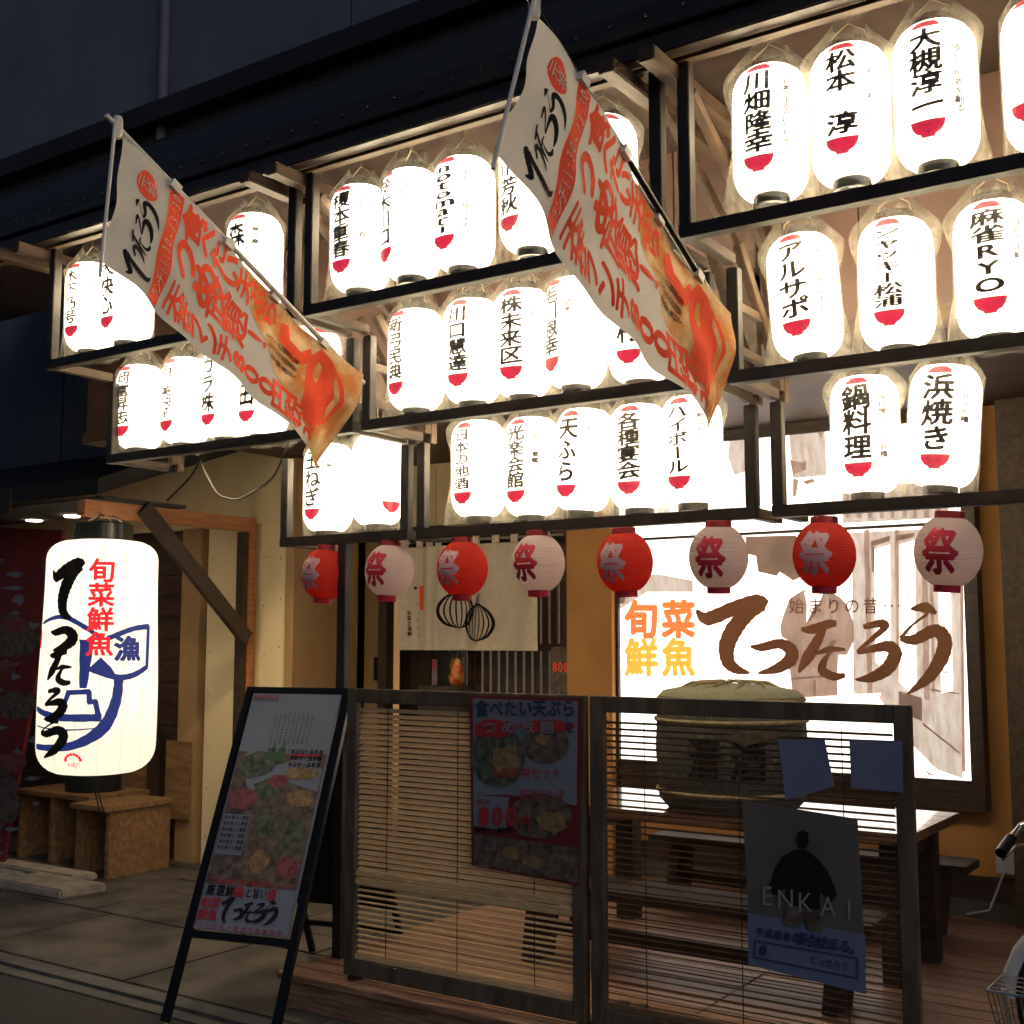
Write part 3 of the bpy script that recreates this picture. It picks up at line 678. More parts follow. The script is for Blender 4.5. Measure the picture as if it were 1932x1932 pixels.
lantern(679, 556, 1, '榎本重春', 'おめでとう酒', 'white lantern first from the left in the '+TOP)
lantern(777, 532, 1, '鈴木川口', '広告ゆうた', 'white lantern second from the left in the '+TOP, rot=-24)
lantern(874, 515, 1, 'notomari', 'ありがとう居る大人', 'white lantern lettered in latin script, third in the '+TOP, w=.10)
lantern(1004, 480, 1, '北川芳秋', '', 'white lantern fourth in the '+TOP+', cut by the right banner edge', rot=-14)
lantern(1140, 455, 1, '', '', 'white lantern right of the right banner pole, last in the '+TOP, rot=40)
lantern(785, 779, 2, '新弓民典', 'タナボタ', 'white lantern first from the left in the '+MIDR, rot=-12)
lantern(892, 766, 2, '川口慧達', 'いろもの', 'white lantern second from the left in the '+MIDR)
lantern(988, 754, 2, '株未来区', 'ゆめ', 'white lantern third from the left in the '+MIDR, rot=8, w=.085)
lantern(1087, 737, 2, '毛川恩幸', '上西町', 'white lantern fourth from the left in the '+MIDR, rot=-25)
lantern(1209, 727, 2, '木村', '', 'white lantern last in the '+MIDR+', mostly behind the right banner', rot=6)
lantern(903, 981, 3, '日本の地酒', 'こだわり', 'white lantern reading local sake, first in the '+LOW, w=.072)
lantern(1003, 980, 3, '光楽会館', 'あつい軍艦マーチ', 'white lantern second in the '+LOW+', left of the tempura lantern')
lantern(1096, 970, 3, '天ふら', 'すべて百円', 'white lantern reading tempura with a tilted cap in the '+LOW, tilt=4, w=.082)
lantern(1207, 967, 3, '各種宴会', '大小60名', 'white lantern reading all banquets in the '+LOW, rot=6, w=.085)
lantern(1308, 957, 3, 'ハイボール', '飲み時代', 'white lantern reading highball, last in the '+LOW, w=.075)
TOP, MIDR, LOW = 'right rack top row', 'right rack middle row', 'right rack bottom row'
lantern(1456, 381, 1, '川畑隆幸', 'お客さま幸せになれよー', 'white lantern first from the left in the '+TOP, rot=2)
lantern(1608, 352, 1, '松本 淳', 'うれ うれしい', 'white lantern second in the '+TOP+' with a bare black top cap', rot=5)
lantern(1771, 322, 1, '大槻淳一', 'ふ幸せな世界を創る', 'largest looking white lantern, third in the '+TOP, rot=2)
lantern(1985, 285, 1, '', '', 'white lantern cut off by the right picture edge in the '+TOP, rot=-20)
lantern(1530, 680, 2, 'アルサポ', 'まごころ世界をサポート', 'white lantern with katakana and a tilted cap, first in the '+MIDR, tilt=-4, w=.085)
lantern(1696, 664, 2, 'シャッキー松浦', 'ごえん', 'white lantern second in the '+MIDR+', between the katakana and latin ones', w=.08, rot=3)
lantern(1883, 643, 2, '麻雀RYO', '北田西田町', 'white lantern with big latin capitals, third in the '+MIDR, w=.088, rot=3)
lantern(1637, 938, 3, '鍋料理', '味自慢ちゃんこ各種', 'white lantern reading hot pot dishes in the '+LOW, w=.085, rot=3)
lantern(1773, 926, 3, '浜焼き', 'お好み各種', 'white lantern reading grilled seafood with a tilted cap in the '+LOW, w=.09, tilt=5, rot=3)
for t in TEMPL + BAGS: bpy.data.objects.remove(t)

# ================================================================== FESTIVAL BALL LANTERNS
MR = .112
def mr(z): return MR*math.sqrt(max(.02, 1-((z-.15)/.128)**2)) if abs(z-.15) < .118 else .04
fprof = [(mr(.035+.23*i/48)+(.0022 if i % 2 else 0), .035+.23*i/48) for i in range(49)]
def festival(px, py, red, label):
    c = at(px, py, 4.25); z = c.z-.15
    L = thing('festival_lantern', label, 'lantern', (c.x, 4.25, z), 'festival ball lanterns hung below the bottom rail')
    L.rotation_euler = (R_(random.uniform(-4, 4)), R_(random.uniform(-6, 6)), R_(random.uniform(-16, 12)))
    MB().lathe(fprof, 40, cap=False).build('paper_body', red_paper if red else white_paper, L, local=True, smooth=True)
    MB().lathe([(.036,.01),(.044,.01),(.045,.04),(.042,.042)], 24, cap=False).build('bottom_ring', ink_crimson, L, local=True, smooth=True)
    MB().lathe([(.042,.258),(.050,.26),(.049,.288),(.042,.29)], 24, cap=False).build('top_ring', ink_red, L, local=True, smooth=True)
    h = max(.30, TZ[3]-z)
    MB().tube([(-.045,0,.287),(0,0,.325),(.045,0,.287)], .0016, 5).tube([(0,0,.325),(0,0,max(.33,h))], .0016, 5).build('hanging_wire', wire, L, local=True)
    F = Flat().ch('祭', 0, .15, .125, .165, .032)
    F.cut(.012, .012).wrap(lambda x, y: Vector(((mr(y)+.003)*math.sin(x/MR), -(mr(y)+.003)*math.cos(x/MR), y))).build('festival_character', ink_pinkwhite if red else ink_crimson, L, local=True)
festival(608, 1083, True, 'red ball lantern at the far left below the negi lantern')
festival(730, 1077, False, 'white ball lantern left of the noren curtain')
festival(872, 1073, True, 'red ball lantern in front of the noren onions')
festival(1016, 1063, False, 'white ball lantern over the right end of the noren')
festival(1182, 1061, True, 'red ball lantern at the left edge of the backlit sign')
festival(1355, 1051, False, 'white ball lantern in front of the backlit sign centre')
festival(1553, 1047, True, 'large looking red ball lantern hiding the head of the kimono figure')
festival(1783, 1041, False, 'white ball lantern at the right edge of the backlit sign')

# ================================================================== BANNERS
def banner(X, tip, cross, base, low, label, sag, curl, pole_mat):
    T, C, Bs, Lw = atx(*tip, X), atx(*cross, X), atx(*base, X), atx(*low, X)
    K = thing('nobori_banner', label, 'banner', Bs, 'lunch banners on poles leaning out from the racks')
    ax = (Bs-T).normalized()
    MB().tube([T-ax*.05, T+ax*(Bs-T).length*.5, Bs+ax*.06], [.009, .010, .012], 10).build('pole', pole_mat, K, smooth=True)
    MB().tube([T-ax*.02+Vector((.012,0,0)), C+(C-T)*.12+Vector((.012,0,0))], .006, 8).build('cross_arm', white_pole, K, smooth=True)
    MB().lathe([(.013,-.03),(.016,-.02),(.016,.03),(.012,.04)], 12, T-Vector((0,0,.005))).build('pole_tip', white_pole, K, smooth=True)
    n = Vector((1, 0, 0))
    def pt(s, t, off=0.0):
        a = T.lerp(Bs, .02+.98*s); b = C.lerp(Lw, s); p = a.lerp(b, .03+.97*t)
        w = sag*math.sin(PI*s)*t*t
        x = .02*math.sin(7*s+2*t) + curl*max(0, s-.72)**2*6*math.sin(3.2*t+1.2*s) + .014*math.sin(19*s+5*t)*t + .008*math.sin(31*s-9*t)*(.3+.7*t) + .006*math.sin(13*t+23*s)
        return p + Vector((x+off, 0, -w))
    mb = MB(); ns, ntt = 60, 22
    for i in range(ns+1):
        for j in range(ntt+1): mb.v.append(pt(i/ns, j/ntt))
    for i in range(ns):
        for j in range(ntt): mb.f.append((i*(ntt+1)+j, i*(ntt+1)+j+1, (i+1)*(ntt+1)+j+1, (i+1)*(ntt+1)+j))
    clo = mb.build('cloth', flag_cloth, K, smooth=True)
    p = MB()
    for s in (.18, .40, .62, .84): a = pt(s, 0); b = T.lerp(Bs, .02+.98*s); p.beam(a+ax*-.02, a+ax*.02, .03, .03)
    p.build('cloth_tab', white_pole, K)
    A = 2.75  # length in cloth widths
    def m(off): return lambda x, y: pt(-y/A, 1-x, off)     # x: 0 free edge .. 1 pole, y: 0 top .. -A bottom
    def put(F, name, mt, off=.003): F.cut(.05, .06).wrap(m(off)).build(name, mt, clo)
    # printed food photograph along the lower end
    F = Flat().poly([(.40,-A),(.0,-A),(.0,-2.44),(.12,-2.36),(.22,-2.15),(.38,-1.95),(.56,-1.72),(.74,-1.52),(1,-1.34),(1,-A)]); put(F, 'printed_food_photo', food_print, .0025)
    F = Flat().poly([(.16,-2.30),(.30,-2.22),(.80,-2.22),(.93,-2.30),(.90,-2.42),(.78,-2.56),(.56,-2.62),(.32,-2.56),(.19,-2.42)]).poly([(.60,-2.05),(.68,-1.86),(.86,-1.86),(.90,-1.94),(.76,-1.96),(.74,-2.1),(.86,-2.2),(.78,-2.24),(.66,-2.18)]); put(F, 'red_tray_print', ink_redorange, .004)
    F = Flat().poly([(.30,-2.52),(.56,-2.57),(.80,-2.50),(.70,-2.48),(.56,-2.52),(.42,-2.49)]).ell(.70,-2.33,.10,.035,14,.15); put(F, 'tray_food_print', food_print, .0055)
    F = Flat().ell(.80,-.26,.105,.10,24,.02); F.quad(0.02,-.60,.98,-.47); put(F, 'red_stamp_and_band', ink_redorange)
    F = Flat().vert('元祖', .80, -.17, -.35, .11, .1, .01).horiz('ランチ11:30〜13:30'.replace('〜', '-'), .06, .96, -.535, .075, .11, .01); put(F, 'cream_lettering', flag_cloth, .005)
    F = Flat()
    for k, cx, w_, h_ in (('te', .12, .17, .26), ('tsu', .255, .10, .11), ('ta', .365, .11, .19), ('ro', .485, .11, .19), ('u', .60, .12, .24)): logo(F, k, cx, -.31, w_, h_, -.05, .95)
    put(F, 'black_brush_logo', ink_black)
    F = Flat()
    F.vert('食べたい天ぷら', .84, -.63, -1.80, .28, .20, .04, .12, .1)
    F.vert('つめ', .53, -.62, -1.10, .34, .28, .045, .12, .1).vert('放題!', .50, -1.06, -1.74, .36, .27, .022, .08, .1)
    F.vert('天丼ランチ', .17, -.66, -1.42, .27, .19, .035, .1, .1).vert('800円税込', .18, -1.44, -2.42, .31, .22, .03, .06, .1)
    put(F, 'red_brush_lettering', ink_redorange)
    F = Flat().vert('えび三匹野菜五種', .63, -1.72, -2.12, .05, .055, 0).vert('お代わり自由海鮮', .56, -1.76, -2.12, .05, .055, 0).vert('ご飯大盛り無料で', .49, -1.78, -2.12, .05, .055, 0)
    put(F, 'black_small_lettering', ink_black, .005)
    return K
banner(-3.07, (222,240), (188,492), (668,705), (615,880), 'cream and red lunch banner leaning out from the left rack', -.02, .10, white_pole)
banner(-1.58, (1008,10), (932,285), (1360,588), (1356,815), 'cream and red lunch banner leaning out from the middle rack', .05, .06, black_metal)

# ================================================================== BIG LANTERN AND ITS BRACKET
BX, BY = -6.20, 4.66
bz0, bz1, br_ = .80, 2.20, .338
BKT = thing('lantern_bracket', 'orange timber bracket with a dark diagonal brace on the cream side wall', 'bracket', (-6.30, 5.95, 0))
MB().beam((-6.30, 4.56, 2.405), (-6.30, 5.93, 2.405), .07, .10).build('arm', orange_timber, BKT, bevel=.004)
MB().box((-6.335, 5.93, 0), (-6.265, 5.995, 2.455)).build('wall_post', orange_timber, BKT, bevel=.004)
MB().box((-6.335, 5.87, 0), (-6.27, 5.926, 2.35)).build('dark_post', dark_timber, BKT, bevel=.004)
MB().beam((-6.24, 4.98, 2.44), (-6.24, 5.90, 1.60), .045, .11).build('diagonal_brace', dark_timber, BKT, bevel=.004)
BL = thing('giant_lantern', 'giant lit paper lantern with a blue fishing boat and black brush lettering', 'lantern', (BX, BY, bz0-.1))
def rb(z):
    t = (z-bz0)/(bz1-bz0); sh = .13; rc = .17; tp = br_*(1-.02*math.sin(t*PI)) + .012*math.sin(t*5)
    if t < sh: k = (sh-t)/sh; return rc+(tp-rc)*math.sqrt(max(0, 1-k**2.6))
    if t > 1-.10: k = (t-.90)/.10; return rc+(tp-rc)*math.sqrt(max(0, 1-k**2.6))
    return tp
nb = 150
MB().lathe([(rb(bz0+(bz1-bz0)*i/nb)+(.0025 if i % 2 else 0), bz0+(bz1-bz0)*i/nb) for i in range(nb+1)], 72, (BX, BY, 0), cap=False).build('paper_body', big_paper, BL, smooth=True)
MB().lathe([(.15,bz0-.10),(.17,bz0-.10),(.175,bz0+.002),(.16,bz0+.004)], 40, (BX, BY, 0), cap=False).build('bottom_cap', cap_black, BL, smooth=True)
MB().lathe([(.16,bz1-.004),(.175,bz1),(.172,bz1+.10),(.15,bz1+.11)], 40, (BX, BY, 0), cap=False).build('top_cap', cap_black, BL, smooth=True)
p = MB()
for a in (.4, 2.0, 3.6, 5.2): p.tube([(BX+.15*math.cos(a), BY+.15*math.sin(a), bz1+.10), (BX+.05*math.cos(a), BY+.05*math.sin(a), bz1+.155)], .006, 6)
p.tube([(BX, BY, bz1+.15), (BX-.05, BY, bz1+.18), (-6.30, BY, 2.352)], .008, 6); p.build('hanging_hardware', chrome, BL, smooth=True)
MB().tube([(BX, BY, bz0-.1), (BX+.02, BY+.03, .55), (BX-.02, BY+.05, .46), (BX+.03, BY+.05, .56), (BX+.01, BY+.01, bz0-.1)], .004, 6).build('tie_cord', cable_black, BL, smooth=True)
for z, e in ((1.95, 10), (1.30, 7)):
    d = bpy.data.lights.new('bulb', 'POINT'); d.energy = e*.19; d.color = (1, .88, .70); d.shadow_soft_size = .04
    lo = bpy.data.objects.new('bulb', d); COL.objects.link(lo); lo.parent = BL; lo.location = (0, 0, z-bz0+.1)
TH0 = math.atan2(-(0-BX), 0-BY)   # direction to the street where the lettering faces
FA = math.atan2(0-BX, -(0-BY)) - R_(6)   # facing angle from -Y
def wb(off):
    def fn(x, y):
        a = FA + x/br_; r = rb(y)+.003+off
        return Vector((BX+r*math.sin(a), BY-r*math.cos(a), y))
    return fn
Z = lambda py: bz1-(py-1022)/441*(bz1-bz0)
def XA(px, py=1245): return math.asin(max(-1, min(1, (px-188+ (py-1245)*.02)/107.0)))*br_ + R_(6)*br_
F = Flat()
for k, px, py, w, h in (('te',122,1122,.20,.32),('tsu',118,1213,.14,.12),('ta',119,1262,.15,.18),('ro',112,1330,.13,.17),('u',110,1392,.16,.22)): logo(F, k, XA(px), Z(py), w*1.12, h, 0, 1.25)
F.cut(.03, .03).wrap(wb(.003)).build('black_brush_lettering', black_ink, BL)
F = Flat().vert('旬菜鮮魚', XA(187), Z(1062), Z(1242), .155, .145, .03); F.cut(.03, .03).wrap(wb(.004)).build('red_lettering', red_glow_dim, BL)
F = Flat(); P = lambda *q: [(XA(x), Z(y)) for x, y in q]
F.stroke(P((85,1182),(120,1170),(165,1192),(190,1212)), [.015,.028,.028,.014]); F.stroke(P((165,1212),(162,1300)), [.085,.04]); F.stroke(P((170,1265),(215,1280),(245,1278),(272,1262)), [.025,.034,.034,.03])
F.stroke(P((271,1264),(274,1185)), [.03,.03], 3); F.stroke(P((275,1187),(245,1192),(200,1210)), [.034,.03,.03])
F.stroke(P((222,1278),(218,1325),(195,1375),(140,1405),(85,1408)), [.05,.06,.07,.045,.03]); F.stroke(P((84,1338),(120,1352),(195,1353)), [.03,.042,.045]); F.stroke(P((85,1370),(130,1375),(190,1372)), [.006,.010,.005])
for a_, b_ in (((130,1334),(138,1308)),((134,1308),(174,1306)),((172,1304),(174,1326)),((170,1325),(186,1324)),((183,1322),(190,1352))): F.stroke(P(a_, b_), [.03,.03], 2)
F.ch('漁', XA(237), Z(1228), .17, .15, .045); F.poly(P((172,1262),(190,1244),(208,1262),(216,1275),(200,1272)))
F.cut(.03, .03).wrap(wb(.0025)).build('blue_fishing_boat', navy_ink, BL)
F = Flat(); F.ell(XA(84), Z(1210), .02, .06, 20); F.cut(.01, .02).wrap(wb(.0035)).build('red_sun_disc', red_glow_dim, BL)
F = Flat()
for a in range(8):
    ang = R_(10+a*23); F.quad(XA(148)+.045*math.cos(ang)-.008, Z(1428)+.04*math.sin(ang)-.018, XA(148)+.045*math.cos(ang)+.008, Z(1428)+.04*math.sin(ang)-.002)
F.horiz('大提灯', XA(148)-.04, XA(148)+.04, Z(1432)-.02, .028, .03); F.wrap(wb(.0035)).build('red_maker_stamp', red_glow_dim, BL)
F = Flat()
for k in range(-3, 5): F.quad(k*.132+.04, bz0+.02, k*.132+.046, bz1-.02)
F.cut(0, .02).wrap(wb(.0008)).build('paper_seam', paper_mat('seam_paper', (.62, .55, .42), .6, .25, (1, .8, .5)), BL)
# cables from the rack
for nm, lab, pts in (('power_cable', 'black power cable looping from the rack to the lean-to roof edge', [at(545,838,4.6), at(515,905,4.9), at(450,945,5.0), at(410,935,5.0), at(383,885,5.0), at(378,868,5.0)]),
                     ('power_cable', 'second black power cable dropping from the lean-to edge to the bracket', [at(378,868,5.0), at(360,900,5.0), at(315,945,5.0)])):
    q = []
    for i in range(len(pts)-1):
        for k in range(5): q.append(pts[i].lerp(pts[i+1], k/5))
    q.append(pts[-1])
    for _ in range(2): q = [q[0]] + [(q[i-1]+q[i]*2+q[i+1])/4 for i in range(1, len(q)-1)] + [q[-1]]
    tag(MB().tube(q, .007, 6).build(nm, cable_black, smooth=True), lab, 'cable')

# ================================================================== BENCH, STONES, LEFT POSTER
BE = thing('box_bench', 'wooden box bench with a boarded back behind the giant lantern', 'bench', (-7.4, 5.6, 0))
p = MB()
for x0, x1 in ((-8.1,-8.06),(-7.72,-7.68),(-7.30,-7.26)): p.box((x0, 5.42, 0), (x1, 5.92, .46))
p.box((-8.1, 5.93, 0), (-7.26, 5.96, .46)); p.build('box_side', bench_wood, BE, bevel=.004)
p = MB()
for k in range(4): p.box((-8.12, 5.40+k*.135, .463), (-7.25, 5.53+k*.135, .50))
p.build('seat', bench_wood, BE, bevel=.005)
MB().box((-7.22, 5.28, 0), (-7.18, 5.80, .44)).box((-6.90, 5.28, 0), (-6.86, 5.80, .44)).box((-7.18, 5.78, 0), (-6.90, 5.80, .44)).build('end_box_side', bench_wood, BE, bevel=.004)
MB().box((-7.24, 5.24, .443), (-6.84, 5.82, .48)).build('end_seat', bench_wood, BE, bevel=.005)
MB().box((-8.1, 5.965, .3), (-7.30, 5.99, .92)).build('back_board', bench_wood, BE, bevel=.004)
MB().box((-7.12, 5.955, .3), (-6.86, 5.978, .86)).build('back_board', bench_wood, BE, bevel=.004)
MB().box((-7.29, 5.93, .0), (-7.20, 5.975, .95)).build('back_post', dark_timber, BE)
for k, (x0, y0, x1, y1, h) in enumerate(((-7.25,4.70,-6.52,5.02,.06), (-7.95,4.68,-7.35,5.0,.045), (-7.9,5.05,-6.9,5.24,.05), (-8.7,4.70,-8.05,5.0,.05), (-8.8,5.05,-8.0,5.22,.045))):
    lab = ['pale kerb stone with a dark front edge nearest the pavement tiles', 'flat worn kerb stone left of the nearest pale one', 'long pale stone slab tight under the bench front', 'pale stone at the far left by the red poster', 'pale slab behind the far left stone'][k]
    mb = MB().slab([(x0, y0, 0), (x1-.06, y0+.02, 0), (x1, y1, 0), (x0+.05, y1-.02, 0)], (0, 0, h))
    tag(mb.build('kerb_stone', stone, bevel=.012, origin=((x0+x1)/2, (y0+y1)/2, 0)), lab, 'stone', 'pale kerb stones in front of the bench')
PX = -7.62
PS = thing('food_poster', 'dark red food poster board standing at the far left edge', 'poster', (-8.4, 5.15, 0))
PL = onplane((-8.2, 5.1, 0), (0, -1, 0))
q = [PL(-140, 990), PL(118, 1000), PL(2, 1640), PL(-230, 1640)]
MB().slab(q, (0, .03, 0)).build('board', poster_red, PS)
def pl(name, m, polys, off):
    mb = MB()
    for c in polys: mb.poly([PL(x, y, off) for x, y in c])
    mb.build(name, m, PS)
def blob(cx, cy, rx, ry, n=14, w=.25): return [(cx+rx*math.cos(6.283*k/n)*(1+random.uniform(-w, w)), cy+ry*math.sin(6.283*k/n)*(1+random.uniform(-w, w))) for k in range(n)]
pl('white_splashes_print', paper_white_dusk, [blob(random.uniform(-20,70), 1060+k*24, random.uniform(6,20), random.uniform(3,9), 9, .6) for k in range(24)], .003)
pl('dishes_print', food_dark, [blob(20,1200,50,36), blob(30,1330,45,26), blob(5,1500,30,60)], .005)
pl('fish_print', food_pink, [blob(30,1180,26,14), blob(12,1260,22,12), blob(20,1440,30,18)], .007)

# ================================================================== SCREEN PANELS
bamboo_silhouette = mat('silhouette_bamboo_slats', (.11, .065, .032), .45, col2=(.19, .115, .06), scale=9, stretch=(2,20,20), bump=.1)  # same bamboo, darkened in colour to read as slats seen against the light
def panel(x0, x1, label, blinds, bamboo=bamboo):
    Y = 4.0; z0, z1 = .155, 1.385; P = thing('screen_panel', label, 'screen', ((x0+x1)/2, Y, z0), 'timber blind screens along the deck edge')
    w = .055
    MB().box((x0, Y-.02, z0+.02), (x0+w, Y+.02, z1)).box((x1-w, Y-.02, z0+.02), (x1, Y+.02, z1)).box((x0+w, Y-.02, z1-.06), (x1-w, Y+.02, z1)).box((x0+w, Y-.02, z0+.02), (x1-w, Y+.02, z0+.09)).build('frame', frame_wood, P, bevel=.004)
    for xx in (x0+.03, x1-.03): MB().box((xx-.022, Y-.0, z0-.005), (xx+.022, Y+.34, z0+.018)).build('foot', dark_timber, P, bevel=.003)
    for bz0_, bz1_, tilt, pitch, sw, head in blinds:
        mb = MB(); z = bz0_
        while z < bz1_:
            a = R_(tilt+random.uniform(-4, 4)); dy, dz = math.cos(a)*sw/2, math.sin(a)*sw/2; e = random.uniform(-.0015, .0015)
            mb.add([(x0+w+.008, Y+dy, z+dz+e), (x1-w-.008, Y+dy, z+dz-e), (x1-w-.008, Y-dy, z-dz-e), (x0+w+.008, Y-dy, z-dz+e),
                    (x0+w+.008, Y+dy, z+dz+e+.003), (x1-w-.008, Y+dy, z+dz-e+.003), (x1-w-.008, Y-dy, z-dz-e+.003), (x0+w+.008, Y-dy, z-dz+e+.003)],
                   [(0,1,2,3),(7,6,5,4),(0,4,5,1),(1,5,6,2),(2,6,7,3),(3,7,4,0)]); z += pitch
        bl = mb.build('blind', bamboo, P)
        if head: MB().box((x0+w+.004, Y-.014, bz1_+.002), (x1-w-.004, Y+.012, bz1_+.028)).build('head_rail', bamboo, bl)
        MB().box((x0+w+.004, Y-.012, bz0_-.028), (x1-w-.004, Y+.008, bz0_-.008)).build('bottom_rail', bamboo, bl)
        c = MB()
        for k in (.16, .5, .84):
            xx = x0+w+(x1-x0-2*w)*k; c.tube([(xx, Y-.0125, bz0_), (xx, Y-.0125, bz1_)], .0018, 5)
        c.build('ladder_cord', cable_black, bl)
    return P
panel(-3.58, -2.375, 'left timber screen with two slatted blinds and the price poster', [(.62, 1.31, 40, .0232, .0205, False), (.275, .555, 12, .0232, .0150, True)])
panel(-2.35, -1.145, 'right timber screen with a see-through slatted blind and pinned papers', [(.275, 1.30, -24, .0235, .0165, False)], bamboo_silhouette)

def sheet(name, mt, fn, pts, parent, off): return MB().slab([fn(x, y, off) for x, y in pts], (0, .0008, 0)).build(name, mt, parent)
FP = onplane((0, 3.974, 0), (0, -1, 0))
PO = thing('price_poster', 'red bordered lunch poster reading 800 yen on the left screen', 'poster', FP(990, 1670))
sheet('sheet', poster_red, FP, [(886,1312),(1098,1318),(1092,1672),(890,1632)], PO, .0)
def pp(name, m, polys, off):
    mb = MB()
    for c in polys: mb.poly([FP(x, y, off) for x, y in c])
    return mb.build(name, m, PO)
def ppt(name, m, F, off): return F.wrap(lambda x, y: FP(x, -y, off)).build(name, m, PO)
pp('white_ground_print', paper_white_dusk, [[(892,1318),(1090,1323),(1088,1520),(960,1500),(893,1500)], [(893,1500),(960,1504),(955,1568),(893,1558)]], .002)
pp('bowl_print', food_green, [blob(940,1428,52,58,24,.03), blob(1080,1620,14,14)], .0035)
pp('soup_print', food_dark, [blob(1030,1405,44,36,24,.03), blob(1020,1540,60,44,20,.06), [(893,1572),(1090,1600),(1090,1666),(893,1632)]], .004)
pp('tempura_print', food_gold, [blob(955,1435,26,30), blob(1025,1395,14,12), blob(965,1610,16,14), blob(1005,1625,18,12), blob(1040,1550,30,20)], .0055)
pp('red_cloud_print', ink_red, [blob(935,1375,40,18,16,.15), blob(1030,1370,52,12,16,.1)], .006)
F = Flat().horiz('食べたい天ぷら', 896, 1086, -1336, 27, 34, .03); F.horiz('を', 1062, 1088, -1372, 20, 22, .03); ppt('purple_lettering', ink_navy, F, .007)
F = Flat().horiz('800', 900, 978, -1540, 38, 46, .05).ch('円', 990, -1552, 22, 24, .03).horiz('人気の丼セット', 925, 1060, -1458, 19, 22, .01).horiz('天丼ランチ', 980, 1068, -1500, 18, 24, .01).horiz('税込', 900, 925, -1512, 12, 13, .01); ppt('red_lettering', ink_red, F, .0075)
F = Flat().horiz('つめ放題', 905, 1050, -1372, 28, 26, .02); ppt('white_lettering', paper_white_dusk, F, .0075)
F = Flat().horiz('味噌汁・漬物付', 896, 968, -1566, 10, 11, .02); ppt('black_small_lettering', ink_black, F, .0075)

for nm, lab, pts in (('notice_sheet', 'blank dark blue sheet hung crooked on the right screen', [(1468,1395),(1556,1395),(1574,1484),(1482,1510)]), ('notice_sheet', 'blank dark blue sheet hung straight beside the right screen frame', [(1602,1394),(1703,1398),(1704,1496),(1606,1486)])):
    c = FP(*pts[3]); o = MB().slab([FP(x, y, .004) for x, y in pts], (0, .001, 0)).build(nm, paper_blue, origin=c); tag(o, lab, 'paper', 'blue sheets on the right screen')
o = tag(MB().slab([FP(1354,1388,.004), FP(1440,1380,.004), FP(1480,1388,.004), FP(1404,1408,.004)], (0, .001, 0)).build('folded_flyer', food_gold, origin=FP(1404,1408)), 'crumpled yellow flyer tucked under the top bar of the right screen', 'flyer')
EK = thing('banquet_poster', 'grey poster of a man seen from behind with a blue banquet strip', 'poster', FP(1520, 1870))
grey_print = mat('grey_print_paper', (.085, .078, .07), .6, col2=(.10, .092, .085), scale=3)
MB().slab([FP(x, y, .004) for x, y in ((1400,1510),(1618,1545),(1630,1765),(1412,1726))], (0, .0008, 0)).build('sheet', grey_print, EK)
MB().slab([FP(x, y, .0045) for x, y in ((1411,1722),(1632,1764),(1634,1876),(1412,1820))], (0, .0008, 0)).build('blue_strip', paper_blue, EK)
def ek(name, m, polys, off):
    mb = MB()
    for c in polys: mb.poly([FP(x, y, off) for x, y in c])
    mb.build(name, m, EK)
jacket = [(1502,1602),(1524,1604),(1540,1618),(1560,1640),(1576,1675),(1578,1690),(1566,1706),(1556,1690),(1548,1680),(1546,1716),(1484,1706),(1482,1668),(1470,1692),(1456,1684),(1452,1672),(1462,1640),(1476,1616)]
ek('figure_jacket_print', ink_black, [jacket, [(1505,1570),(1516,1566),(1525,1572),(1526,1592),(1520,1602),(1508,1600),(1503,1590)]], .008)
ek('printed_figure_trousers', food_dark, [[(1484,1708),(1546,1718),(1552,1760),(1524,1754),(1516,1728),(1508,1750),(1478,1744)]], .009)
F = Flat()
for c, x in (('E',1448),('N',1482),('K',1520),('A',1562),('I',1602)): F.ch(c, x, -(1690+(x-1448)*.17), 44, 52, -.012)
F.wrap(lambda x, y: FP(x, -y, .010)).build('pale_lettering', mat('pale_grey_print', (.22, .21, .20), .6), EK)
F = Flat()
for i, c in enumerate('平成最後の宴会始まる。'):
    x = 1434+i*17 if i < 5 else 1512+(i-5)*20.5; F.ch(c, x, -(1758+(x-1434)*.17), 16 if i < 5 else 24, 18 if i < 5 else 26, .02)
F.line([(1424,-1775),(1618,-1808)], 2.6); F.line([(1424,-1806),(1618,-1846)], 2.6); F.line([(1424,-1775),(1424,-1806)], 2.6); F.line([(1618,-1808),(1618,-1846)], 2.6)
for i, c in enumerate('てったろう'): F.ch(c, 1535+i*15, -(1812+i*2.6), 15, 18, .01)
F.ell(1440, -1793, 7, 11)
F.wrap(lambda x, y: FP(x, -y, .0085)).build('navy_lettering', ink_navy, EK)

# ================================================================== A-BOARD
AT = atz(475, 1297, 1.37); AD = (atz(657, 1300, 1.37)-AT); AD.normalize(); AW = .53
AN = Vector((AD.y, -AD.x, 0)); LEAN = .60
AB = thing('a_board', 'tall black a-board sign with a menu sheet on the pavement', 'sign', AT+AD*AW/2-Vector((0,0,1.37)))
TL = AT; TR = AT+AD*AW; FL = TL+AN*LEAN; FL.z = 0; FR = TR+AN*LEAN; FR.z = 0; KL = TL-AN*.62; KL.z = 0; KR = TR-AN*.62; KR.z = 0
fn_ = (FL-TL).cross(TR-TL).normalized()
if fn_.dot(EYE-TL) < 0: fn_ = -fn_
MB().beam(TL, FL, .035, .03, fn_).beam(TR, FR, .035, .03, fn_).beam(TL+(FL-TL)*.012, TR+(FR-TR)*.012, .03, .04, fn_).beam(TL+(FL-TL)*.76, TR+(FR-TR)*.76, .03, .035, fn_).build('front_frame', black_metal, AB, bevel=.002)
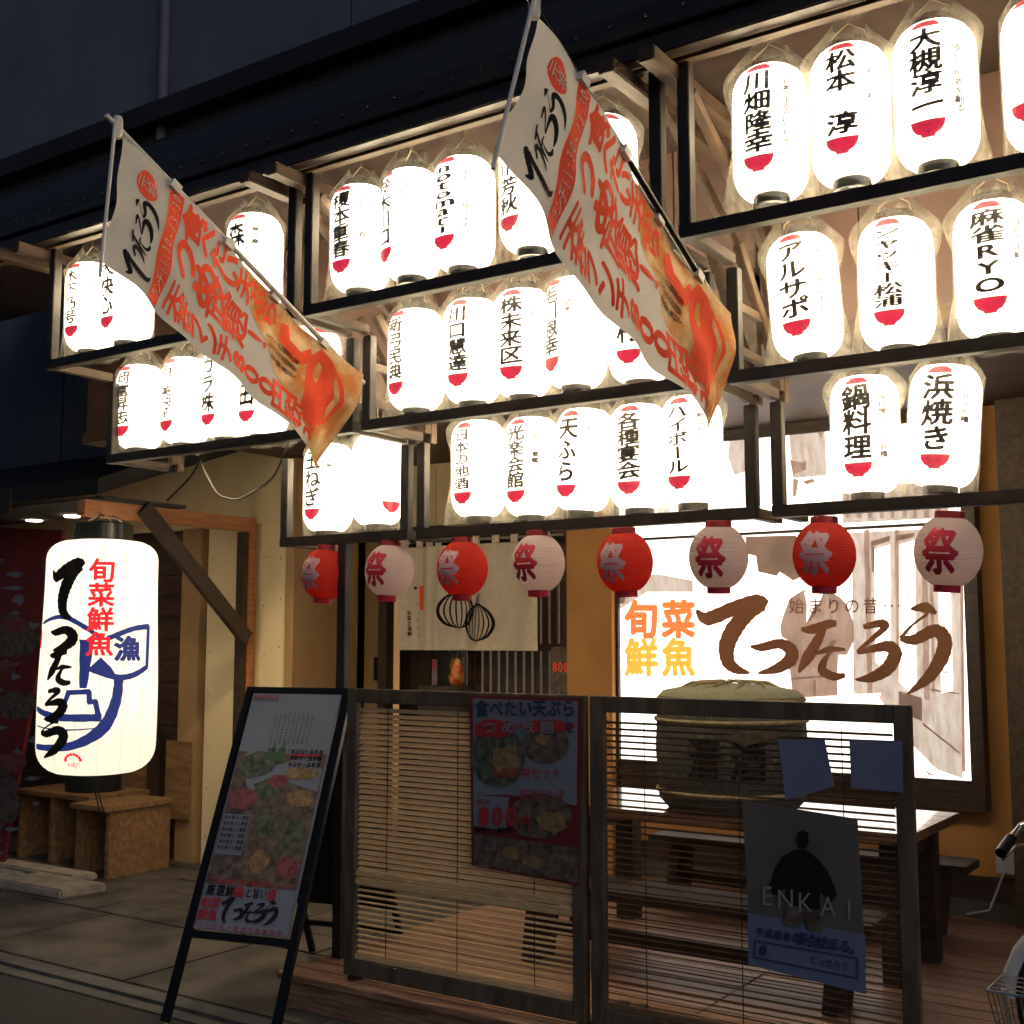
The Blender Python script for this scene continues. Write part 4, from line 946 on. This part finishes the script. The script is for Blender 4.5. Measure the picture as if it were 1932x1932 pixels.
MB().beam(TL, KL, .03, .025).beam(TR, KR, .03, .025).beam(KL.lerp(TL,.12), KR.lerp(TR,.12), .025, .025).build('rear_leg', black_metal, AB, bevel=.002)
MB().slab([TL.lerp(KL,.02)-AN*.0, TR.lerp(KR,.02), TR.lerp(KR,.80), TL.lerp(KL,.80)], -AN*.012).build('rear_board', black_metal, AB)
AP = onplane(TL+fn_*.004, fn_)
e1 = AD; e2 = (TL-FL).normalized(); AL = (FL-TL).length*.745
A0 = TL + e1*.03 - e2*(AL)
aw, ah = AW-.06, AL-.035
def am(off): return lambda x, y: A0 + e1*x + e2*y + fn_*(.018+off)
def ab(F, name, m, off): return F.wrap(am(off)).build(name, m, AB)
MB().slab([A0+e1*0+fn_*.004, A0+e1*aw+fn_*.004, A0+e1*aw+e2*ah+fn_*.004, A0+e2*ah+fn_*.004], fn_*.013).build('menu_sheet', paper_white_dusk, AB)
ab(Flat().quad(.005, 0, aw-.005, ah*.735), 'printed_ground', food_dark, .001)
ab(Flat().quad(.01, .0, aw*.99, .19).quad(.012, .32, .15, .50).poly([(.03,.74),(.06,.80),(.12,.78),(.16,.72),(.25,.74),(.4,.80),(aw-.01,.72),(aw-.01,.62),(.3,.66),(.2,.6),(.1,.62)]), 'white_areas_print', paper_white_dusk, .002)
ab(Flat().ell(.11,.73,.09,.06,16,.2).ell(.2,.62,.07,.05,16,.2).ell(.38,.42,.07,.08,16,.2).ell(.24,.46,.06,.06,16,.15), 'greens_print', food_green, .003)
ab(Flat().ell(.36,.70,.085,.03,16,.1).ell(.38,.585,.07,.04,16,.1).ell(.25,.30,.05,.05,16,.2), 'fried_food_print', food_gold, .0035)
ab(Flat().ell(.09,.57,.08,.05,16,.12).ell(.25,.66,.05,.03,16,.2).ell(.40,.28,.05,.05,16,.2), 'sashimi_print', food_pink, .0038)
ab(Flat().poly([(.15,.76),(.19,.84),(.2,.77),(.24,.85),(.25,.75)]), 'printed_leaf', green_leaf, .004)
F = Flat()
for r in range(6): F.horiz('旬の魚介と野菜'[:7], .02, .15, .485-r*.027, .016, .018, .02)
for r in range(3): F.horiz('本日の一品料理', .28, aw-.02, .80-r*.03, .02, .022, .03)
for k in range(9): F.vert('店主おまかせ旬の料理', .16+k*.024, ah-.09-.004*abs(k-4), ah-.245, .012, .013)
F.horiz('季節の味をどうぞ', .15, .37, ah-.275, .022, .02)
F.horiz('厳選', .02, .12, .165, .045, .05, .03); F.horiz('鮮', .12, .165, .165, .045, .05, .03); F.horiz('と旨い', .22, .33, .165, .036, .045, .02)
for k, x_ in (('te',.145),('tsu',.205),('ta',.255),('ro',.31),('u',.365)): logo(F, k, x_, .085 if k != 'tsu' else .07, .06 if k != 'tsu' else .045, .10 if k in ('te','u') else .075 if k != 'tsu' else .045, 0, 1.1)
ab(F, 'black_lettering', ink_black, .005)
F = Flat().horiz('本日のおすすめ', .01, .15, ah-.02, .02, .024, .03).horiz('鮮魚', .165, .215, .165, .03, .05, .03).horiz('酒', .33, .375, .165, .045, .05, .03).vert('旬鮮', .035, .135, .035, .05, .05, .03).vert('菜魚', .085, .135, .035, .05, .05, .03)
F.horiz('ご宴会承りますお気軽にどうぞ', .02, aw-.02, .205, .026, .028, .02).horiz('てったろう宴会予約受付中', .02, aw-.02, .012, .022, .024, .02); F.quad(.29, ah*.735-.015, aw-.03, ah*.735-.004)
ab(F, 'red_lettering', ink_red, .005)

# ================================================================== TERRACE FURNITURE
def table(x0, x1, y0, y1, zt, label, group=None):
    T = thing('terrace_table', label, 'table', ((x0+x1)/2, (y0+y1)/2, DZ), group)
    p = MB(); n = 5
    for k in range(n): p.box((x0, y0+(y1-y0)*k/n+.0008, zt-.04), (x1, y0+(y1-y0)*(k+1)/n-.0008, zt))
    p.build('tabletop', table_top, T, bevel=.003)
    for xx in (x0+.12, x1-.12):
        MB().box((xx-.05, y0+.1, DZ+.002), (xx+.05, y0+.2, zt-.042)).build('leg', dark_timber, T, bevel=.003)
        MB().box((xx-.05, y1-.2, DZ+.002), (xx+.05, y1-.1, zt-.042)).build('leg', dark_timber, T, bevel=.003)
        MB().box((xx-.03, y0+.201, zt-.14), (xx+.03, y1-.201, zt-.06)).build('apron', dark_timber, T)
    return T
table(-3.25, -1.47, 5.08, 5.85, .80, 'long varnished table reflecting the backlit sign behind the right screen')
def form(x0, x1, y0, y1, zt, label):
    T = thing('terrace_bench', label, 'bench', ((x0+x1)/2, (y0+y1)/2, DZ), 'low benches along the terrace table')
    MB().box((x0, y0, zt-.04), (x1, y1, zt)).build('seat', dark_timber, T, bevel=.004)
    for xx in (x0+.15, x1-.15): MB().beam((xx-.04, (y0+y1)/2, DZ), (xx, (y0+y1)/2, zt-.042), .06, .2).build('leg', dark_timber, T, bevel=.003)
    MB().box((x0+.16, (y0+y1)/2-.02, DZ+.12), (x1-.16, (y0+y1)/2+.02, DZ+.18)).build('stretcher', dark_timber, T)
form(-3.2, -1.5, 4.62, 4.90, .52, 'low dark bench on the near side of the terrace table')
form(-3.2, -1.5, 6.05, 6.32, .52, 'low dark bench between the terrace table and the backlit sign')
# sake barrel
bc = Vector((-2.41, 5.42, .80))
KB = thing('straw_wrapped_barrel', 'straw wrapped sake barrel standing on the terrace table', 'barrel', bc)
MB().lathe([(.30,.001),(.345,.05),(.36,.28),(.35,.47),(.335,.52)], 48, bc, fn=lambda p, a, z: p*(1+.006*math.sin(40*a))).build('straw_side', straw_grey_shaded, KB, smooth=True)
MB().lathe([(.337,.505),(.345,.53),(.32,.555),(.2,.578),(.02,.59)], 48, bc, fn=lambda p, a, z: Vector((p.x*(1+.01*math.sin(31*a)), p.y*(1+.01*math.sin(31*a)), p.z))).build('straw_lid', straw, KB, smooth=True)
p = MB()
for z, r in ((.09,.352),(.42,.358),(.515,.346)):
    p.tube([(bc.x+r*math.cos(2*PI*k/40), bc.y+r*math.sin(2*PI*k/40), bc.z+z) for k in range(41)], .011, 6)
for k in range(10):
    a = 2*PI*k/10; a2 = a+.9
    p.tube([(bc.x+.34*math.cos(a), bc.y+.34*math.sin(a), bc.z+.525), (bc.x+.18*math.cos((a+a2)/2), bc.y+.18*math.sin((a+a2)/2), bc.z+.592), (bc.x+.05*math.cos(a2), bc.y+.05*math.sin(a2), bc.z+.60)], .008, 5)
p.build('straw_rope', rope, KB, smooth=True)
F = Flat(); F.horiz('清酒', -.20, .20, .26, .17, .2, .02)
F.cut(.03).wrap(lambda x, y: Vector((bc.x+.368*math.sin(x/.36+.35), bc.y-.368*math.cos(x/.36+.35), bc.z+y))).build('brush_lettering', ink_black, KB)

# outlet box and cable on the right wall
ob = at(1905, 1625, 6.70)
OB = thing('outlet_box', 'grey outlet box low on the ochre wall at the right edge', 'outlet', (ob.x, 6.70, ob.z))
MB().box((ob.x-.06, 6.66, ob.z-.06), (ob.x+.06, 6.748, ob.z+.06)).build('box', grey_plastic, OB, bevel=.004)
MB().tube([(ob.x-.02, 6.65, ob.z-.05), (ob.x-.1, 6.66, ob.z-.25), (ob.x-.22, 6.68, DZ+.02)], .006, 6).build('cord', grey_plastic, OB, smooth=True)

# ================================================================== BICYCLE at the right edge
BKx, BKy = -.62, 4.45
BI = thing('parked_bicycle', 'parked bicycle with a wire front basket beside the right screen', 'bicycle', (BKx, BKy, DZ))
def ring(c, r, rr, ax, n=36):
    ax = Vector(ax).normalized(); x = ax.cross(Vector((0,0,1))).normalized(); y = Vector((0,0,1))
    return MB().tube([Vector(c)+x*(r*math.cos(2*PI*k/n))+y*(r*math.sin(2*PI*k/n)) for k in range(n+1)], rr, 8)
wc = Vector((-.625, 4.30, DZ+.28)); wr = Vector((.46, 4.42, DZ+.30)); axl = Vector((0.11, -1, 0))
for c, nm in ((wc, 'front_wheel'), (wr, 'rear_wheel')):
    w_ = ring(c, .275, .02, axl).build(nm, cable_black, BI, smooth=True)
    sp = MB()
    for k in range(14): sp.tube([c, c+Vector((.26*math.cos(k*PI/7), 0.03*math.cos(k*PI/7), .26*math.sin(k*PI/7)))], .0014, 4)
    sp.build('spokes', chrome, w_)
fr = MB(); hd = wc+Vector((.17, 0, .42)); bb = (wc+wr)/2+Vector((0,0,-.03)); st = bb+Vector((.18, 0, .40))
for a, b in ((hd, bb), (bb, st), (hd-Vector((0,0,.1)), st-Vector((0,0,.15))), (bb, wr), (st, wr), (hd+Vector((.02,0,.12)), wc)): fr.tube([a, b], .014, 8)
fr.build('frame', grey_plastic, BI, smooth=True)
MB().lathe([(.02,0),(.11,.02),(.12,.06),(.05,.08)], 20, st+Vector((0,0,.05)), fn=lambda p, a, z: Vector((p.x*1.3, p.y*.8, p.z))).build('saddle', black_metal, BI, smooth=True)
hb = hd+Vector((.02, 0, .32))
MB().tube([hd, hb], .012, 8).tube([at(1900, 1592, 4.05), at(1925, 1560, 4.2), hb, hb+Vector((.05,.25,0)), hb+Vector((.2,.3,-.02))], .012, 10).build('handlebar', chrome, BI, smooth=True)
MB().tube([at(1888, 1610, 4.0), at(1908, 1582, 4.08)], .018, 10).build('grip', black_metal, BI, smooth=True)
MB().tube([at(1893, 1622, 4.02), at(1915, 1598, 4.10), at(1940, 1590, 4.2)], .005, 6).build('brake_lever', chrome, BI, smooth=True)
k0 = at(1873, 1858, 4.1); bz = k0.z
p = MB(); bx0, bx1, by0, by1 = k0.x, k0.x+.34, 4.02, 4.28
for z, ins in ((bz, 0), (bz-.1, .02), (bz-.2, .04)):
    p.tube([(bx0+ins,by0+ins,z),(bx1-ins,by0+ins,z),(bx1-ins,by1-ins,z),(bx0+ins,by1-ins,z),(bx0+ins,by0+ins,z)], .005 if z == bz else .003, 6)
for k in range(8):
    u = k/7; p.tube([(bx0+(bx1-bx0)*u, by0, bz), (bx0+.04+(bx1-bx0-.08)*u, by0+.04, bz-.2)], .0025, 5); p.tube([(bx0+(bx1-bx0)*u, by1, bz), (bx0+.04+(bx1-bx0-.08)*u, by1-.04, bz-.2)], .0025, 5)
for k in range(6):
    u = k/5; p.tube([(bx0, by0+(by1-by0)*u, bz), (bx0+.04, by0+.04+(by1-by0-.08)*u, bz-.2)], .0025, 5); p.tube([(bx0, by0+(by1-by0)*u, bz), (bx1, by0+(by1-by0)*u, bz)], .002, 5)
p.build('wire_basket', chrome, BI, smooth=True)
fd = MB(); pts = []
for k in range(13):
    a = R_(10+k*14); pts.append(wc+Vector((.315*math.cos(a), .035*math.cos(a), .315*math.sin(a))))
fd.tube(pts, .024, 8); fd.build('mudguard', grey_plastic, BI, smooth=True)
